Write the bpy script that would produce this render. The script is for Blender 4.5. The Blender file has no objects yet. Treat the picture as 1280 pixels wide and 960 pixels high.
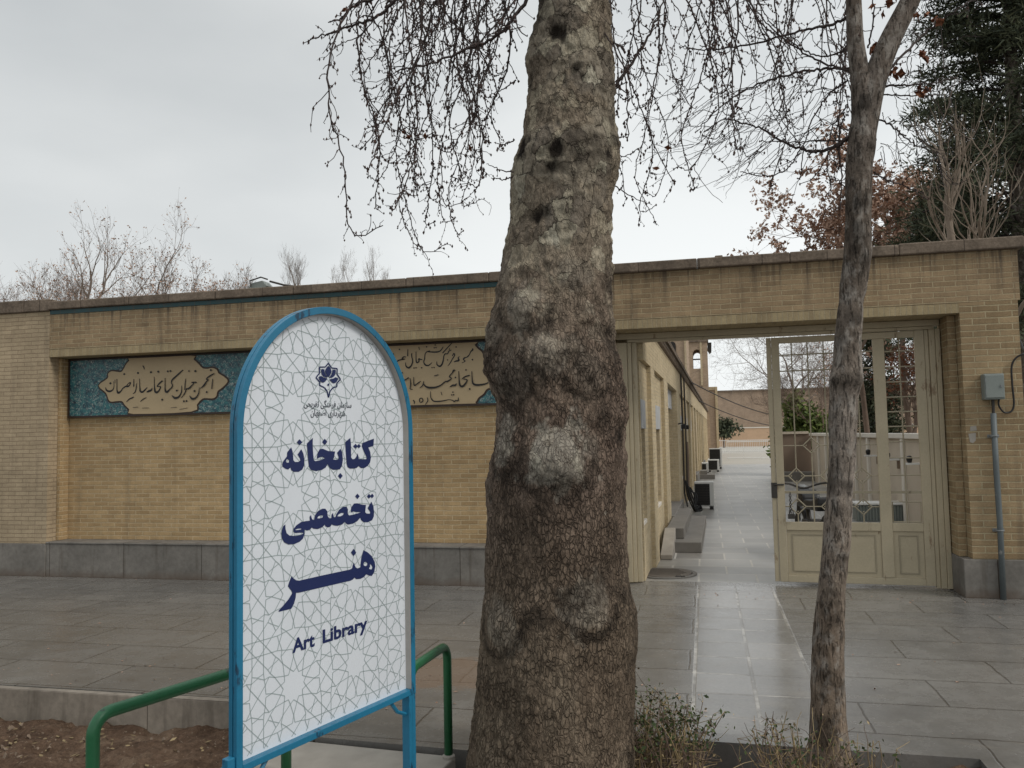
import bpy, bmesh, math, random
import numpy as np
from mathutils import Vector, Matrix
from mathutils.geometry import tessellate_polygon

# ------------------------------------------------------------------ camera, sky, sun, exposure
SC = bpy.context.scene
COL = SC.collection
rad = math.radians
YAW, PITCH, ROLL, FPX, CAM_D, CAM_H = 0.229338247, 0.0638990527, -0.0198045341, 1025.87, 8.61261792, 1.6


class View:
    """the photographer's camera, also used to read sizes off planes of the place"""
    def __init__(s):
        f = np.array([-math.sin(YAW) * math.cos(PITCH), math.cos(YAW) * math.cos(PITCH), math.sin(PITCH)])
        r = np.array([math.cos(YAW), math.sin(YAW), 0.0])
        u = np.cross(r, f)
        c, q = math.cos(ROLL), math.sin(ROLL)
        s.r, s.u, s.f = c * r + q * u, -q * r + c * u, f
        s.o = np.array([0, -CAM_D, CAM_H])

    def ray(s, x, y):
        return s.f * FPX + s.r * (x - 640) + s.u * (480 - y)

    def plane(s, x, y, n, d):
        n = np.asarray(n, float)
        R = s.ray(x, y)
        return s.o + R * ((d - n @ s.o) / (n @ R))

    def wall(s, x, y, Y=0.0):
        return s.plane(x, y, (0, 1, 0), Y)

    def ground(s, x, y, z=0.0):
        return s.plane(x, y, (0, 0, 1), z)

    def at(s, x, y, depth):
        return s.o + s.ray(x, y) / FPX * depth


V = View()
cd = bpy.data.cameras.new('camera')
cd.sensor_fit = 'HORIZONTAL'
cd.sensor_width = 36.0
cd.lens = 36.0 * FPX / 1280.0
cd.clip_start, cd.clip_end = 0.05, 3000
cam = bpy.data.objects.new('camera', cd)
COL.objects.link(cam)
M = Matrix.Identity(4)
for i in range(3):
    M[i][0], M[i][1], M[i][2], M[i][3] = V.r[i], V.u[i], -V.f[i], V.o[i]
cam.matrix_world = M
SC.camera = cam

SUN_EL, SUN_AZ = rad(43), rad(110)      # from the right and a little behind the photographer, through thick cloud
W = bpy.data.worlds.new('World')
SC.world = W
W.use_nodes = True
nt = W.node_tree
nt.nodes.clear()


def wn(t, **kw):
    n = nt.nodes.new(t)
    for k, v in kw.items():
        setattr(n, k, v)
    return n


wl = nt.links.new
w_out = wn('ShaderNodeOutputWorld')
w_bg = wn('ShaderNodeBackground')
w_bg.inputs['Strength'].default_value = 0.1
w_sky = wn('ShaderNodeTexSky', sky_type='NISHITA', sun_disc=False)
w_sky.sun_elevation = SUN_EL
w_sky.sun_rotation = SUN_AZ
w_sky.air_density = 1.5
w_sky.dust_density = 4.0
w_tc = wn('ShaderNodeTexCoord')
w_map = wn('ShaderNodeMapping')
w_map.inputs['Scale'].default_value = (1.0, 1.0, 2.4)
wl(w_tc.outputs['Generated'], w_map.inputs['Vector'])
w_noise = wn('ShaderNodeTexNoise')
w_noise.inputs['Scale'].default_value = 1.6
w_noise.inputs['Detail'].default_value = 6
w_noise.inputs['Roughness'].default_value = 0.45
wl(w_map.outputs['Vector'], w_noise.inputs['Vector'])
w_ramp = wn('ShaderNodeValToRGB')
w_ramp.color_ramp.elements[0].position = 0.36
w_ramp.color_ramp.elements[0].color = (0.69, 0.725, 0.74, 1)
w_ramp.color_ramp.elements[1].position = 0.64
w_ramp.color_ramp.elements[1].color = (0.93, 0.955, 0.955, 1)
wl(w_noise.outputs['Fac'], w_ramp.inputs['Fac'])
# thinner cloud over the alley (towards +X +Y, low): brighter there
w_dot = wn('ShaderNodeVectorMath', operation='DOT_PRODUCT')
w_dot.inputs[1].default_value = Vector((0.28, 0.92, 0.0)).normalized()
wl(w_tc.outputs['Generated'], w_dot.inputs[0])
w_mr = wn('ShaderNodeMapRange')
w_mr.interpolation_type = 'SMOOTHSTEP'
w_mr.inputs['From Min'].default_value = 0.55
w_mr.inputs['From Max'].default_value = 1.0
w_mr.inputs['To Min'].default_value = 7.6
w_mr.inputs['To Max'].default_value = 9.4
wl(w_dot.outputs['Value'], w_mr.inputs['Value'])
w_mul = wn('ShaderNodeVectorMath', operation='SCALE')
wl(w_ramp.outputs['Color'], w_mul.inputs[0])
wl(w_mr.outputs['Result'], w_mul.inputs['Scale'])
# the overcast is whiter near the horizon
w_sep = wn('ShaderNodeSeparateXYZ')
wl(w_tc.outputs['Generated'], w_sep.inputs[0])
w_hz = wn('ShaderNodeMapRange')
w_hz.interpolation_type = 'SMOOTHSTEP'
w_hz.inputs['From Min'].default_value = 0.02
w_hz.inputs['From Max'].default_value = 0.50
w_hz.inputs['To Min'].default_value = 1.2
w_hz.inputs['To Max'].default_value = 1.0
wl(w_sep.outputs['Z'], w_hz.inputs['Value'])
w_mul2 = wn('ShaderNodeVectorMath', operation='SCALE')
# and brightest overhead, as a real overcast is
w_zen = wn('ShaderNodeMapRange')
w_zen.interpolation_type = 'SMOOTHSTEP'
w_zen.inputs['From Min'].default_value = 0.45
w_zen.inputs['From Max'].default_value = 0.95
w_zen.inputs['To Min'].default_value = 1.0
w_zen.inputs['To Max'].default_value = 1.55
wl(w_sep.outputs['Z'], w_zen.inputs['Value'])
w_mm = wn('ShaderNodeMath', operation='MULTIPLY')
wl(w_hz.outputs['Result'], w_mm.inputs[0])
wl(w_zen.outputs['Result'], w_mm.inputs[1])
w_mix = wn('ShaderNodeMixRGB')
w_mix.inputs['Fac'].default_value = 0.93
wl(w_sky.outputs['Color'], w_mix.inputs['Color1'])
wl(w_mul.outputs['Vector'], w_mul2.inputs[0])
wl(w_mm.outputs[0], w_mul2.inputs['Scale'])
wl(w_mul2.outputs['Vector'], w_mix.inputs['Color2'])
wl(w_mix.outputs['Color'], w_bg.inputs['Color'])
wl(w_bg.outputs['Background'], w_out.inputs['Surface'])

sl = bpy.data.lights.new('sun', 'SUN')
sl.energy = 1.5
sl.angle = rad(18)
sl.color = (1.0, 0.95, 0.88)
sun = bpy.data.objects.new('sun', sl)
COL.objects.link(sun)
sd = Vector((math.sin(SUN_AZ) * math.cos(SUN_EL), math.cos(SUN_AZ) * math.cos(SUN_EL), math.sin(SUN_EL)))
sun.rotation_euler = sd.to_track_quat('Z', 'Y').to_euler()
sun.location = (0, -20, 30)

SC.view_settings.view_transform = 'Standard'
SC.view_settings.look = 'None'
SC.view_settings.exposure = 0.0
SC.view_settings.gamma = 1.0
SC.view_settings.use_curve_mapping = False
SC.render.engine = 'CYCLES'
SC.cycles.max_bounces = 6
SC.cycles.diffuse_bounces = 4
SC.cycles.glossy_bounces = 3

# ------------------------------------------------------------------ helpers
LOC = {}


def thing(name, label, cat, loc=(0, 0, 0), rz=0.0, group=None):
    o = bpy.data.objects.new(name, None)
    COL.objects.link(o)
    o.empty_display_size = 0.2
    o.location = loc
    o.rotation_euler = (0, 0, rz)
    o['label'] = label
    o['category'] = cat
    if group:
        o['group'] = group
    LOC[o.name] = Vector(loc)
    return o


def tag(o, label, cat, group=None):
    o['label'] = label
    o['category'] = cat
    if group:
        o['group'] = group
    return o


def kind(o, k):
    o['kind'] = k
    return o


def dup(root, loc, rz=0.0, label=None, scale=None):
    r = root.copy()
    COL.objects.link(r)
    r.location = loc
    r.rotation_euler = (0, 0, rz)
    if scale:
        r.scale = scale
    if label:
        r['label'] = label
    for ch in [c for c in bpy.data.objects if c.parent == root]:
        c = ch.copy()
        COL.objects.link(c)
        c.parent = r
        for g in [c2 for c2 in bpy.data.objects if c2.parent == ch]:
            d = g.copy()
            COL.objects.link(d)
            d.parent = c
    return r


class MB:
    """collects faces in a local frame; build() links them as ONE mesh object"""
    def __init__(s, xf=None):
        s.v, s.f, s.m, s.xf = [], [], [], xf
        s.attr = {}

    def add(s, vs, fs, mi=0):
        b = len(s.v)
        s.v.extend([tuple(map(float, p)) for p in vs])
        for f in fs:
            s.f.append(tuple(i + b for i in f))
            s.m.append(mi)

    def box(s, x0, x1, y0, y1, z0, z1, mi=0):
        s.add([(x0, y0, z0), (x1, y0, z0), (x1, y1, z0), (x0, y1, z0), (x0, y0, z1), (x1, y0, z1), (x1, y1, z1), (x0, y1, z1)],
              [(0, 3, 2, 1), (4, 5, 6, 7), (0, 1, 5, 4), (1, 2, 6, 5), (2, 3, 7, 6), (3, 0, 4, 7)], mi)

    def quad(s, a, b, c, d, mi=0):
        s.add([a, b, c, d], [(0, 1, 2, 3)], mi)

    def tube(s, pts, radii, n=8, caps=True, mi=0):
        P = [Vector(p) for p in pts]
        if not hasattr(radii, '__len__'):
            radii = [radii] * len(P)
        vs, fs = [], []
        ref = None
        for i, p in enumerate(P):
            t = (P[min(i + 1, len(P) - 1)] - P[max(i - 1, 0)])
            t = t.normalized() if t.length > 1e-9 else Vector((0, 0, 1))
            if ref is None:
                a = Vector((1, 0, 0)) if abs(t.x) < 0.8 else Vector((0, 1, 0))
                ref = t.cross(a).normalized()
            else:
                ref = (ref - t * ref.dot(t))
                ref = ref.normalized() if ref.length > 1e-6 else t.orthogonal().normalized()
            b = t.cross(ref)
            for k in range(n):
                an = 2 * math.pi * k / n
                vs.append(p + (ref * math.cos(an) + b * math.sin(an)) * radii[i])
        for i in range(len(P) - 1):
            for k in range(n):
                k2 = (k + 1) % n
                fs.append((i * n + k, i * n + k2, (i + 1) * n + k2, (i + 1) * n + k))
        if caps:
            fs.append(tuple(range(n - 1, -1, -1)))
            fs.append(tuple((len(P) - 1) * n + k for k in range(n)))
        s.add(vs, fs, mi)

    def prism(s, poly, d0, d1, axes='xz', mi=0, sides=True, back=True):
        """extrude a 2-D polygon between depth d0 (front) and d1"""
        n = len(poly)

        def P(p, d):
            if axes == 'xz':
                return (p[0], d, p[1])
            if axes == 'xy':
                return (p[0], p[1], d)
            return (d, p[0], p[1])
        tris = tessellate_polygon([[Vector((p[0], p[1], 0)) for p in poly]])
        vs = [P(p, d0) for p in poly] + [P(p, d1) for p in poly]
        area = sum(poly[i][0] * poly[(i + 1) % n][1] - poly[(i + 1) % n][0] * poly[i][1] for i in range(n))
        fs = []
        for t in tris:
            a, b, c = (poly[i] for i in t)
            ar = (b[0] - a[0]) * (c[1] - a[1]) - (c[0] - a[0]) * (b[1] - a[1])
            t = tuple(t) if ar > 0 else tuple(reversed(t))
            fs.append(t)
            if back:
                fs.append(tuple(i + n for i in reversed(t)))
        if sides:
            for i in range(n):
                j = (i + 1) % n
                fs.append((j, i, i + n, j + n) if area > 0 else (i, j, j + n, i + n))
        s.add(vs, fs, mi)

    def blob(s, p, r, mi=0, sz=1.0):
        x, y, z = p
        s.add([(x + r, y, z), (x, y + r, z), (x - r, y, z), (x, y - r, z), (x, y, z + r * sz), (x, y, z - r * sz)],
              [(0, 1, 4), (1, 2, 4), (2, 3, 4), (3, 0, 4), (1, 0, 5), (2, 1, 5), (3, 2, 5), (0, 3, 5)], mi)

    def lathe(s, prof, c=(0, 0, 0), n=24, mi=0):
        vs, fs = [], []
        for r, z in prof:
            for k in range(n):
                a = 2 * math.pi * k / n
                vs.append((c[0] + r * math.cos(a), c[1] + r * math.sin(a), c[2] + z))
        for i in range(len(prof) - 1):
            for k in range(n):
                k2 = (k + 1) % n
                fs.append((i * n + k, i * n + k2, (i + 1) * n + k2, (i + 1) * n + k))
        fs.append(tuple(range(n - 1, -1, -1)))
        fs.append(tuple((len(prof) - 1) * n + k for k in range(n)))
        s.add(vs, fs, mi)

    def build(s, name, mats, parent=None, smooth=False, bevel=0.0, uv=True, origin=None, label=None, fixn=False):
        me = bpy.data.meshes.new(name)
        raw = np.array(s.v, float).reshape(-1, 3)
        off = Vector((0, 0, 0))
        if origin is not None:
            off = Vector(origin)
        elif parent is not None:
            off = LOC.get(parent.name, Vector((0, 0, 0)))
        W_ = raw
        if s.xf is not None:
            W_ = np.array([tuple(s.xf(*p)) for p in raw])
        if len(W_):
            W_ = W_ - np.array(off)
        me.from_pydata(W_.tolist(), [], s.f)
        if not isinstance(mats, (list, tuple)):
            mats = [mats]
        for m in mats:
            me.materials.append(m)
        if len(mats) > 1:
            me.polygons.foreach_set('material_index', s.m)
        if uv and len(s.f) < 60000:
            L = me.uv_layers.new(name='UVMap')
            data = np.zeros((len(me.loops), 2))
            li = 0
            for f in s.f:
                p = raw[list(f)]
                nn = np.zeros(3)
                for i in range(len(f)):
                    nn += np.cross(p[i], p[(i + 1) % len(f)])
                a = np.abs(nn)
                if a[2] >= a[0] and a[2] >= a[1]:
                    q = p[:, [0, 1]]
                elif a[1] >= a[0]:
                    q = p[:, [0, 2]]
                else:
                    q = p[:, [1, 2]]
                data[li:li + len(f)] = q
                li += len(f)
            L.data.foreach_set('uv', data.ravel())
        for k, vals in s.attr.items():
            at = me.attributes.new(k, 'FLOAT', 'POINT')
            at.data.foreach_set('value', np.asarray(vals, float))
        if smooth:
            me.polygons.foreach_set('use_smooth', [True] * len(me.polygons))
        if fixn:
            bm = bmesh.new()
            bm.from_mesh(me)
            bmesh.ops.recalc_face_normals(bm, faces=bm.faces)
            bm.to_mesh(me)
            bm.free()
        me.update()
        o = bpy.data.objects.new(name, me)
        COL.objects.link(o)
        if parent is not None:
            o.parent = parent
            LOC[o.name] = off
        else:
            o.location = off
            LOC[o.name] = off
        if bevel:
            b = o.modifiers.new('bevel', 'BEVEL')
            b.width = bevel
            b.segments = 2
            b.limit_method = 'ANGLE'
            b.angle_limit = rad(40)
        if label:
            o['label'] = label
        return o


# vectorised value noise, used to shape bark, soil and stone
def _hash(i, j, k, seed):
    h = (i.astype(np.int64) * 374761393 + j.astype(np.int64) * 668265263 + k.astype(np.int64) * 2147483647 + seed * 1274126177) & 0xffffffff
    h = ((h ^ (h >> 13)) * 1274126177) & 0xffffffff
    h = (h ^ (h >> 16)) & 0xffffffff
    return h / 4294967295.0


def vnoise(x, y, z, seed=0):
    xi, yi, zi = np.floor(x), np.floor(y), np.floor(z)
    fx, fy, fz = x - xi, y - yi, z - zi
    u, v, w = [t * t * t * (t * (t * 6 - 15) + 10) for t in (fx, fy, fz)]
    r = 0
    for a in (0, 1):
        for b in (0, 1):
            for c in (0, 1):
                r = r + _hash(xi + a, yi + b, zi + c, seed) * (u if a else 1 - u) * (v if b else 1 - v) * (w if c else 1 - w)
    return r * 2 - 1


def fbm(x, y, z, oct=4, seed=0):
    r, a = 0, 1.0
    for i in range(oct):
        r = r + a * vnoise(x * 2 ** i, y * 2 ** i, z * 2 ** i, seed + i * 17)
        a *= 0.5
    return r


def catmull(pts, sub=6):
    P = [np.array(p, float) for p in pts]
    if len(P) < 3:
        return [P[0] + (P[-1] - P[0]) * t for t in np.linspace(0, 1, sub + 1)]
    out = []
    for i in range(len(P) - 1):
        p0, p1, p2, p3 = P[max(i - 1, 0)], P[i], P[i + 1], P[min(i + 2, len(P) - 1)]
        for k in range(sub):
            t = k / sub
            out.append(0.5 * ((2 * p1) + (-p0 + p2) * t + (2 * p0 - 5 * p1 + 4 * p2 - p3) * t * t + (-p0 + 3 * p1 - 3 * p2 + p3) * t ** 3))
    out.append(P[-1])
    return out
# ------------------------------------------------------------------ materials
class NT:
    def __init__(s, name):
        s.mat = bpy.data.materials.new(name)
        s.mat.use_nodes = True
        s.t = s.mat.node_tree
        s.t.nodes.clear()
        s.out = s.n('ShaderNodeOutputMaterial')
        s.p = s.n('ShaderNodeBsdfPrincipled')
        s.l(s.p.outputs[0], s.out.inputs[0])

    def n(s, t, **kw):
        x = s.t.nodes.new(t)
        for k, v in kw.items():
            setattr(x, k, v)
        return x

    def l(s, a, b):
        s.t.links.new(a, b)

    def put(s, sock, v):
        if isinstance(v, bpy.types.NodeSocket):
            s.l(v, sock)
        elif v is not None:
            if hasattr(v, '__len__') and len(v) == 3 and sock.type == 'RGBA':
                v = (*v, 1)
            sock.default_value = v

    def uv(s, scale=(1, 1, 1), rot=0.0, loc=(0, 0, 0)):
        tc = s.n('ShaderNodeTexCoord')
        m = s.n('ShaderNodeMapping')
        m.inputs['Scale'].default_value = scale
        m.inputs['Rotation'].default_value = (0, 0, rot)
        m.inputs['Location'].default_value = loc
        s.l(tc.outputs['UV'], m.inputs['Vector'])
        return m.outputs[0]

    def pos(s, scale=(1, 1, 1), loc=(0, 0, 0)):
        g = s.n('ShaderNodeNewGeometry')
        m = s.n('ShaderNodeMapping')
        m.inputs['Scale'].default_value = scale
        m.inputs['Location'].default_value = loc
        s.l(g.outputs['Position'], m.inputs['Vector'])
        return m.outputs[0]

    def mapped(s, sock, scale):
        m = s.n('ShaderNodeMapping')
        m.inputs['Scale'].default_value = scale
        s.l(sock, m.inputs['Vector'])
        return m.outputs[0]

    def noise(s, vec, scale, detail=4, rough=0.55, dist=0.0):
        x = s.n('ShaderNodeTexNoise')
        s.put(x.inputs['Vector'], vec)
        x.inputs['Scale'].default_value = scale
        x.inputs['Detail'].default_value = detail
        x.inputs['Roughness'].default_value = rough
        x.inputs['Distortion'].default_value = dist
        return x.outputs['Fac']

    def voro(s, vec, scale, feature='F1', out='Distance', rnd=1.0):
        x = s.n('ShaderNodeTexVoronoi', feature=feature)
        s.put(x.inputs['Vector'], vec)
        x.inputs['Scale'].default_value = scale
        x.inputs['Randomness'].default_value = rnd
        return x.outputs[out]

    def ramp(s, fac, stops, interp='LINEAR'):
        r = s.n('ShaderNodeValToRGB')
        cr = r.color_ramp
        cr.interpolation = interp
        while len(cr.elements) < len(stops):
            cr.elements.new(0.5)
        for e, (p, c) in zip(cr.elements, stops):
            e.position = p
            if not hasattr(c, '__len__'):
                c = (c, c, c)
            e.color = (*c[:3], 1)
        s.l(fac, r.inputs['Fac'])
        return r.outputs['Color']

    def mix(s, fac, a, b, mode='MIX'):
        m = s.n('ShaderNodeMixRGB', blend_type=mode)
        s.put(m.inputs['Fac'], fac)
        s.put(m.inputs['Color1'], a)
        s.put(m.inputs['Color2'], b)
        return m.outputs['Color']

    def math(s, op, a, b=None, clamp=False):
        m = s.n('ShaderNodeMath', operation=op, use_clamp=clamp)
        s.put(m.inputs[0], a)
        if b is not None:
            s.put(m.inputs[1], b)
        return m.outputs[0]

    def attr(s, name):
        a = s.n('ShaderNodeAttribute', attribute_name=name)
        return a.outputs['Fac']

    def bump(s, h, strength=0.3, dist=0.01, normal=None):
        b = s.n('ShaderNodeBump')
        b.inputs['Strength'].default_value = strength
        b.inputs['Distance'].default_value = dist
        s.put(b.inputs['Height'], h)
        if normal is not None:
            s.l(normal, b.inputs['Normal'])
        return b.outputs[0]

    def sep(s, vec):
        x = s.n('ShaderNodeSeparateXYZ')
        s.l(vec, x.inputs[0])
        return x.outputs

    def done(s, col=None, rough=0.8, normal=None, metal=0.0, spec=0.4):
        s.put(s.p.inputs['Base Color'], col)
        s.put(s.p.inputs['Roughness'], rough)
        s.p.inputs['Metallic'].default_value = metal
        s.p.inputs['Specular IOR Level'].default_value = spec
        if normal is not None:
            s.l(normal, s.p.inputs['Normal'])
        return s.mat


def flat_mat(name, col, rough=0.7, var=0.15, scale=14, metal=0.0, spec=0.4, bump=0.1, island=0.0):
    t = NT(name)
    p = t.pos()
    n1 = t.noise(p, scale, 5)
    n2 = t.noise(p, scale * 0.17, 3)
    f = t.math('MULTIPLY', t.math('ADD', n1, n2), 0.5)
    dark = tuple(c * (1 - var) for c in col)
    lite = tuple(min(1, c * (1 + var)) for c in col)
    c = t.ramp(f, [(0.3, dark), (0.7, lite)])
    if island:
        g = t.n('ShaderNodeNewGeometry')
        c = t.mix(1.0, c, t.ramp(g.outputs['Random Per Island'], [(0, 1 - island), (1, 1 + island)]), 'MULTIPLY')
    return t.done(c, rough, t.bump(n1, bump, 0.004) if bump else None, metal, spec)


def brick_mat(name, c1, c2, mortar, bw=0.2, bh=0.052, ms=0.006, rot=0.0, stain=0.5, tint=None, off=0.5, streak=True, drip=False):
    t = NT(name)
    uv = t.uv(rot=rot)
    p = t.pos()
    # slightly uneven courses
    wob = t.n('ShaderNodeVectorMath', operation='ADD')
    nz = t.n('ShaderNodeTexNoise')
    t.l(uv, nz.inputs['Vector'])
    nz.inputs['Scale'].default_value = 6.0
    sc = t.n('ShaderNodeVectorMath', operation='SCALE')
    sub = t.n('ShaderNodeVectorMath', operation='SUBTRACT')
    sub.inputs[1].default_value = (0.5, 0.5, 0.5)
    t.l(nz.outputs['Color'], sub.inputs[0])
    t.l(sub.outputs[0], sc.inputs[0])
    sc.inputs['Scale'].default_value = 0.012
    t.l(uv, wob.inputs[0])
    t.l(sc.outputs[0], wob.inputs[1])
    b = t.n('ShaderNodeTexBrick', offset=off, squash=1.0)
    t.l(wob.outputs[0], b.inputs['Vector'])
    b.inputs['Color1'].default_value = (*c1, 1)
    b.inputs['Color2'].default_value = (*c2, 1)
    b.inputs['Mortar'].default_value = (*mortar, 1)
    b.inputs['Scale'].default_value = 1.0
    b.inputs['Mortar Size'].default_value = ms
    b.inputs['Mortar Smooth'].default_value = 0.35
    b.inputs['Bias'].default_value = -0.1
    b.inputs['Brick Width'].default_value = bw
    b.inputs['Row Height'].default_value = bh
    n1 = t.noise(p, 1.3, 5, 0.6)
    n2 = t.noise(p, 9.0, 5, 0.65)
    n3 = t.noise(p, 70.0, 3, 0.6)
    st = t.noise(t.pos(scale=(5.0, 5.0, 0.35)), 1.6, 5, 0.6)
    # worn spots where the pointing is gone
    c = t.mix(1.0, b.outputs['Color'], t.ramp(n1, [(0.3, 1 - 0.28 * stain), (0.68, 1.08)]), 'MULTIPLY')
    c = t.mix(1.0, c, t.ramp(n2, [(0.3, 0.86), (0.7, 1.1)]), 'MULTIPLY')
    c = t.mix(1.0, c, t.ramp(n3, [(0.3, 0.84), (0.75, 1.14)]), 'MULTIPLY')
    # chipped and soot-dark bricks here and there
    chip = t.ramp(t.noise(t.mapped(uv, (1, 3.2, 1)), 9, 4, 0.7), [(0.66, 0.0), (0.72, 1.0)])
    c = t.mix(t.math('MULTIPLY', chip, 0.38 * stain), c, (0.12, 0.085, 0.055))
    if streak:
        c = t.mix(t.math('MULTIPLY', t.ramp(st, [(0.56, 0.0), (0.75, 1.0)]), 0.5 * stain), c, (0.09, 0.07, 0.055))
    if drip:
        # rain-wash streaks hanging below the coping
        zz = t.sep(p)[2]
        dr = t.noise(t.pos(scale=(7.0, 1.0, 0.22)), 2.2, 5, 0.7)
        fall = t.math('SUBTRACT', zz, t.math('MULTIPLY', t.math('SUBTRACT', t.noise(t.pos(scale=(3, 1, 0)), 2.0, 3), 0.5), 0.7))
        mk = t.math('MULTIPLY', t.ramp(dr, [(0.50, 0.0), (0.62, 1.0)]), t.ramp(t.math('MULTIPLY', t.math('SUBTRACT', fall, 2.75), 1.8), [(0.25, 0.0), (0.95, 1.0)]))
        c = t.mix(t.math('MULTIPLY', mk, 0.72), c, (0.075, 0.06, 0.05))
    if tint is not None:
        # taller, browner zone of the wall (old smoke-darkened bricks)
        z = t.sep(p)[2]
        k = t.ramp(t.math('ADD', t.math('MULTIPLY', t.math('SUBTRACT', z, tint[0]), tint[1]), t.math('MULTIPLY', n1, 0.5)), [(0.2, 0.0), (0.9, 1.0)])
        c = t.mix(t.math('MULTIPLY', k, tint[3]), c, tint[2], 'MULTIPLY')
    h = t.math('ADD', t.math('MULTIPLY', b.outputs['Fac'], -1.0), t.math('MULTIPLY', n3, 0.35))
    return t.done(c, 0.92, t.bump(h, 0.85, 0.008), spec=0.2)


M_ = {}
M_['brick_yellow'] = brick_mat('yellow_brick', (0.46, 0.325, 0.175), (0.36, 0.248, 0.130), (0.54, 0.425, 0.265), ms=0.0065)
M_['brick_band'] = brick_mat('weathered_brick', (0.395, 0.287, 0.172), (0.285, 0.205, 0.122), (0.48, 0.385, 0.245), bw=0.2, ms=0.006, stain=1.0, drip=True)
M_['brick_pier'] = brick_mat('pier_brick', (0.385, 0.282, 0.165), (0.265, 0.19, 0.108), (0.45, 0.37, 0.235), bw=0.23, bh=0.06, ms=0.007, stain=0.9)
M_['brick_left'] = brick_mat('pale_brick', (0.46, 0.365, 0.245), (0.40, 0.315, 0.21), (0.33, 0.25, 0.165), ms=0.004, stain=0.7)
M_['brick_soldier'] = brick_mat('soldier_brick', (0.40, 0.32, 0.19), (0.32, 0.25, 0.15), (0.42, 0.35, 0.23), bw=0.2, bh=0.05, rot=math.pi / 2, ms=0.005, stain=0.6, off=0.0)
M_['brick_alley'] = brick_mat('alley_brick', (0.60, 0.50, 0.33), (0.53, 0.43, 0.28), (0.58, 0.50, 0.36), ms=0.004, stain=0.4)
M_['brick_brown'] = brick_mat('brown_brick', (0.45, 0.34, 0.245), (0.39, 0.29, 0.205), (0.46, 0.37, 0.28), bw=0.22, bh=0.07, stain=0.6)
M_['brick_far'] = brick_mat('far_mud_brick', (0.39, 0.295, 0.22), (0.36, 0.27, 0.20), (0.40, 0.31, 0.24), bw=0.5, bh=0.15, stain=0.7)
M_['peach'] = flat_mat('peach_render', (0.52, 0.36, 0.24), 0.9, 0.12, 3)


def coping_mat():
    t = NT('coping_stone')
    p = t.pos()
    b = t.n('ShaderNodeTexBrick', offset=0.0)
    t.l(t.uv(), b.inputs['Vector'])
    b.inputs['Scale'].default_value = 1.0
    b.inputs['Brick Width'].default_value = 0.62
    b.inputs['Row Height'].default_value = 0.6
    b.inputs['Mortar Size'].default_value = 0.004
    b.inputs['Color1'].default_value = (0.22, 0.175, 0.135, 1)
    b.inputs['Color2'].default_value = (0.165, 0.13, 0.10, 1)
    b.inputs['Mortar'].default_value = (0.07, 0.055, 0.045, 1)
    n = t.noise(p, 6, 6, 0.65)
    n2 = t.noise(p, 38, 5, 0.7)
    c = t.mix(1.0, b.outputs['Color'], t.ramp(n, [(0.3, 0.6), (0.7, 1.25)]), 'MULTIPLY')
    c = t.mix(1.0, c, t.ramp(n2, [(0.3, 0.7), (0.7, 1.25)]), 'MULTIPLY')
    return t.done(c, 0.95, t.bump(n2, 0.6, 0.01), spec=0.2)


M_['coping'] = coping_mat()


def teal_mat():
    t = NT('teal_glazed_tile')
    p = t.pos()
    b = t.n('ShaderNodeTexBrick', offset=0.0)
    t.l(t.uv(), b.inputs['Vector'])
    b.inputs['Scale'].default_value = 1.0
    b.inputs['Brick Width'].default_value = 0.21
    b.inputs['Row Height'].default_value = 0.3
    b.inputs['Mortar Size'].default_value = 0.004
    b.inputs['Color1'].default_value = (0.008, 0.052, 0.056, 1)
    b.inputs['Color2'].default_value = (0.010, 0.066, 0.074, 1)
    b.inputs['Mortar'].default_value = (0.06, 0.06, 0.05, 1)
    c = t.mix(t.ramp(t.noise(p, 12, 5), [(0.52, 0.0), (0.75, 0.6)]), b.outputs['Color'], (0.06, 0.055, 0.045))
    return t.done(c, 0.35)


M_['teal'] = teal_mat()


def stone_mat(name, c1, c2, joint, bw, rot=0.0, stain=(0.08, 0.065, 0.05), amt=0.7, rh=3.0, rough=0.8, offs=(0, 0, 0), grime=0.0):
    t = NT(name)
    p = t.pos()
    b = t.n('ShaderNodeTexBrick', offset=0.5)
    t.l(t.uv(rot=rot, loc=offs), b.inputs['Vector'])
    b.inputs['Scale'].default_value = 1.0
    b.inputs['Brick Width'].default_value = bw
    b.inputs['Row Height'].default_value = rh
    b.inputs['Mortar Size'].default_value = 0.005
    b.inputs['Mortar Smooth'].default_value = 0.2
    b.inputs['Color1'].default_value = (*c1, 1)
    b.inputs['Color2'].default_value = (*c2, 1)
    b.inputs['Mortar'].default_value = (*joint, 1)
    n = t.noise(p, 2.6, 6, 0.65)
    n2 = t.noise(p, 22, 6, 0.7)
    n3 = t.noise(t.pos(scale=(6, 6, 0.5)), 1.5, 5, 0.6)
    c = t.mix(1.0, b.outputs['Color'], t.ramp(n, [(0.3, 0.72), (0.7, 1.2)]), 'MULTIPLY')
    c = t.mix(1.0, c, t.ramp(n2, [(0.3, 0.82), (0.7, 1.15)]), 'MULTIPLY')
    c = t.mix(t.math('MULTIPLY', t.ramp(n3, [(0.55, 0), (0.72, 1)]), amt), c, stain)
    foot = t.math('ADD', t.sep(p)[2], t.math('MULTIPLY', t.math('SUBTRACT', t.noise(p, 4, 5, 0.7), 0.5), 0.22))
    c = t.mix(t.math('MULTIPLY', t.ramp(foot, [(0.0, 1.0), (0.10, 0.0)]), grime), c, (0.10, 0.066, 0.045))
    h = t.math('ADD', t.math('MULTIPLY', b.outputs['Fac'], -1.0), t.math('MULTIPLY', n2, 0.4))
    return t.done(c, rough, t.bump(h, 0.35, 0.006), spec=0.3)


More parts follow.
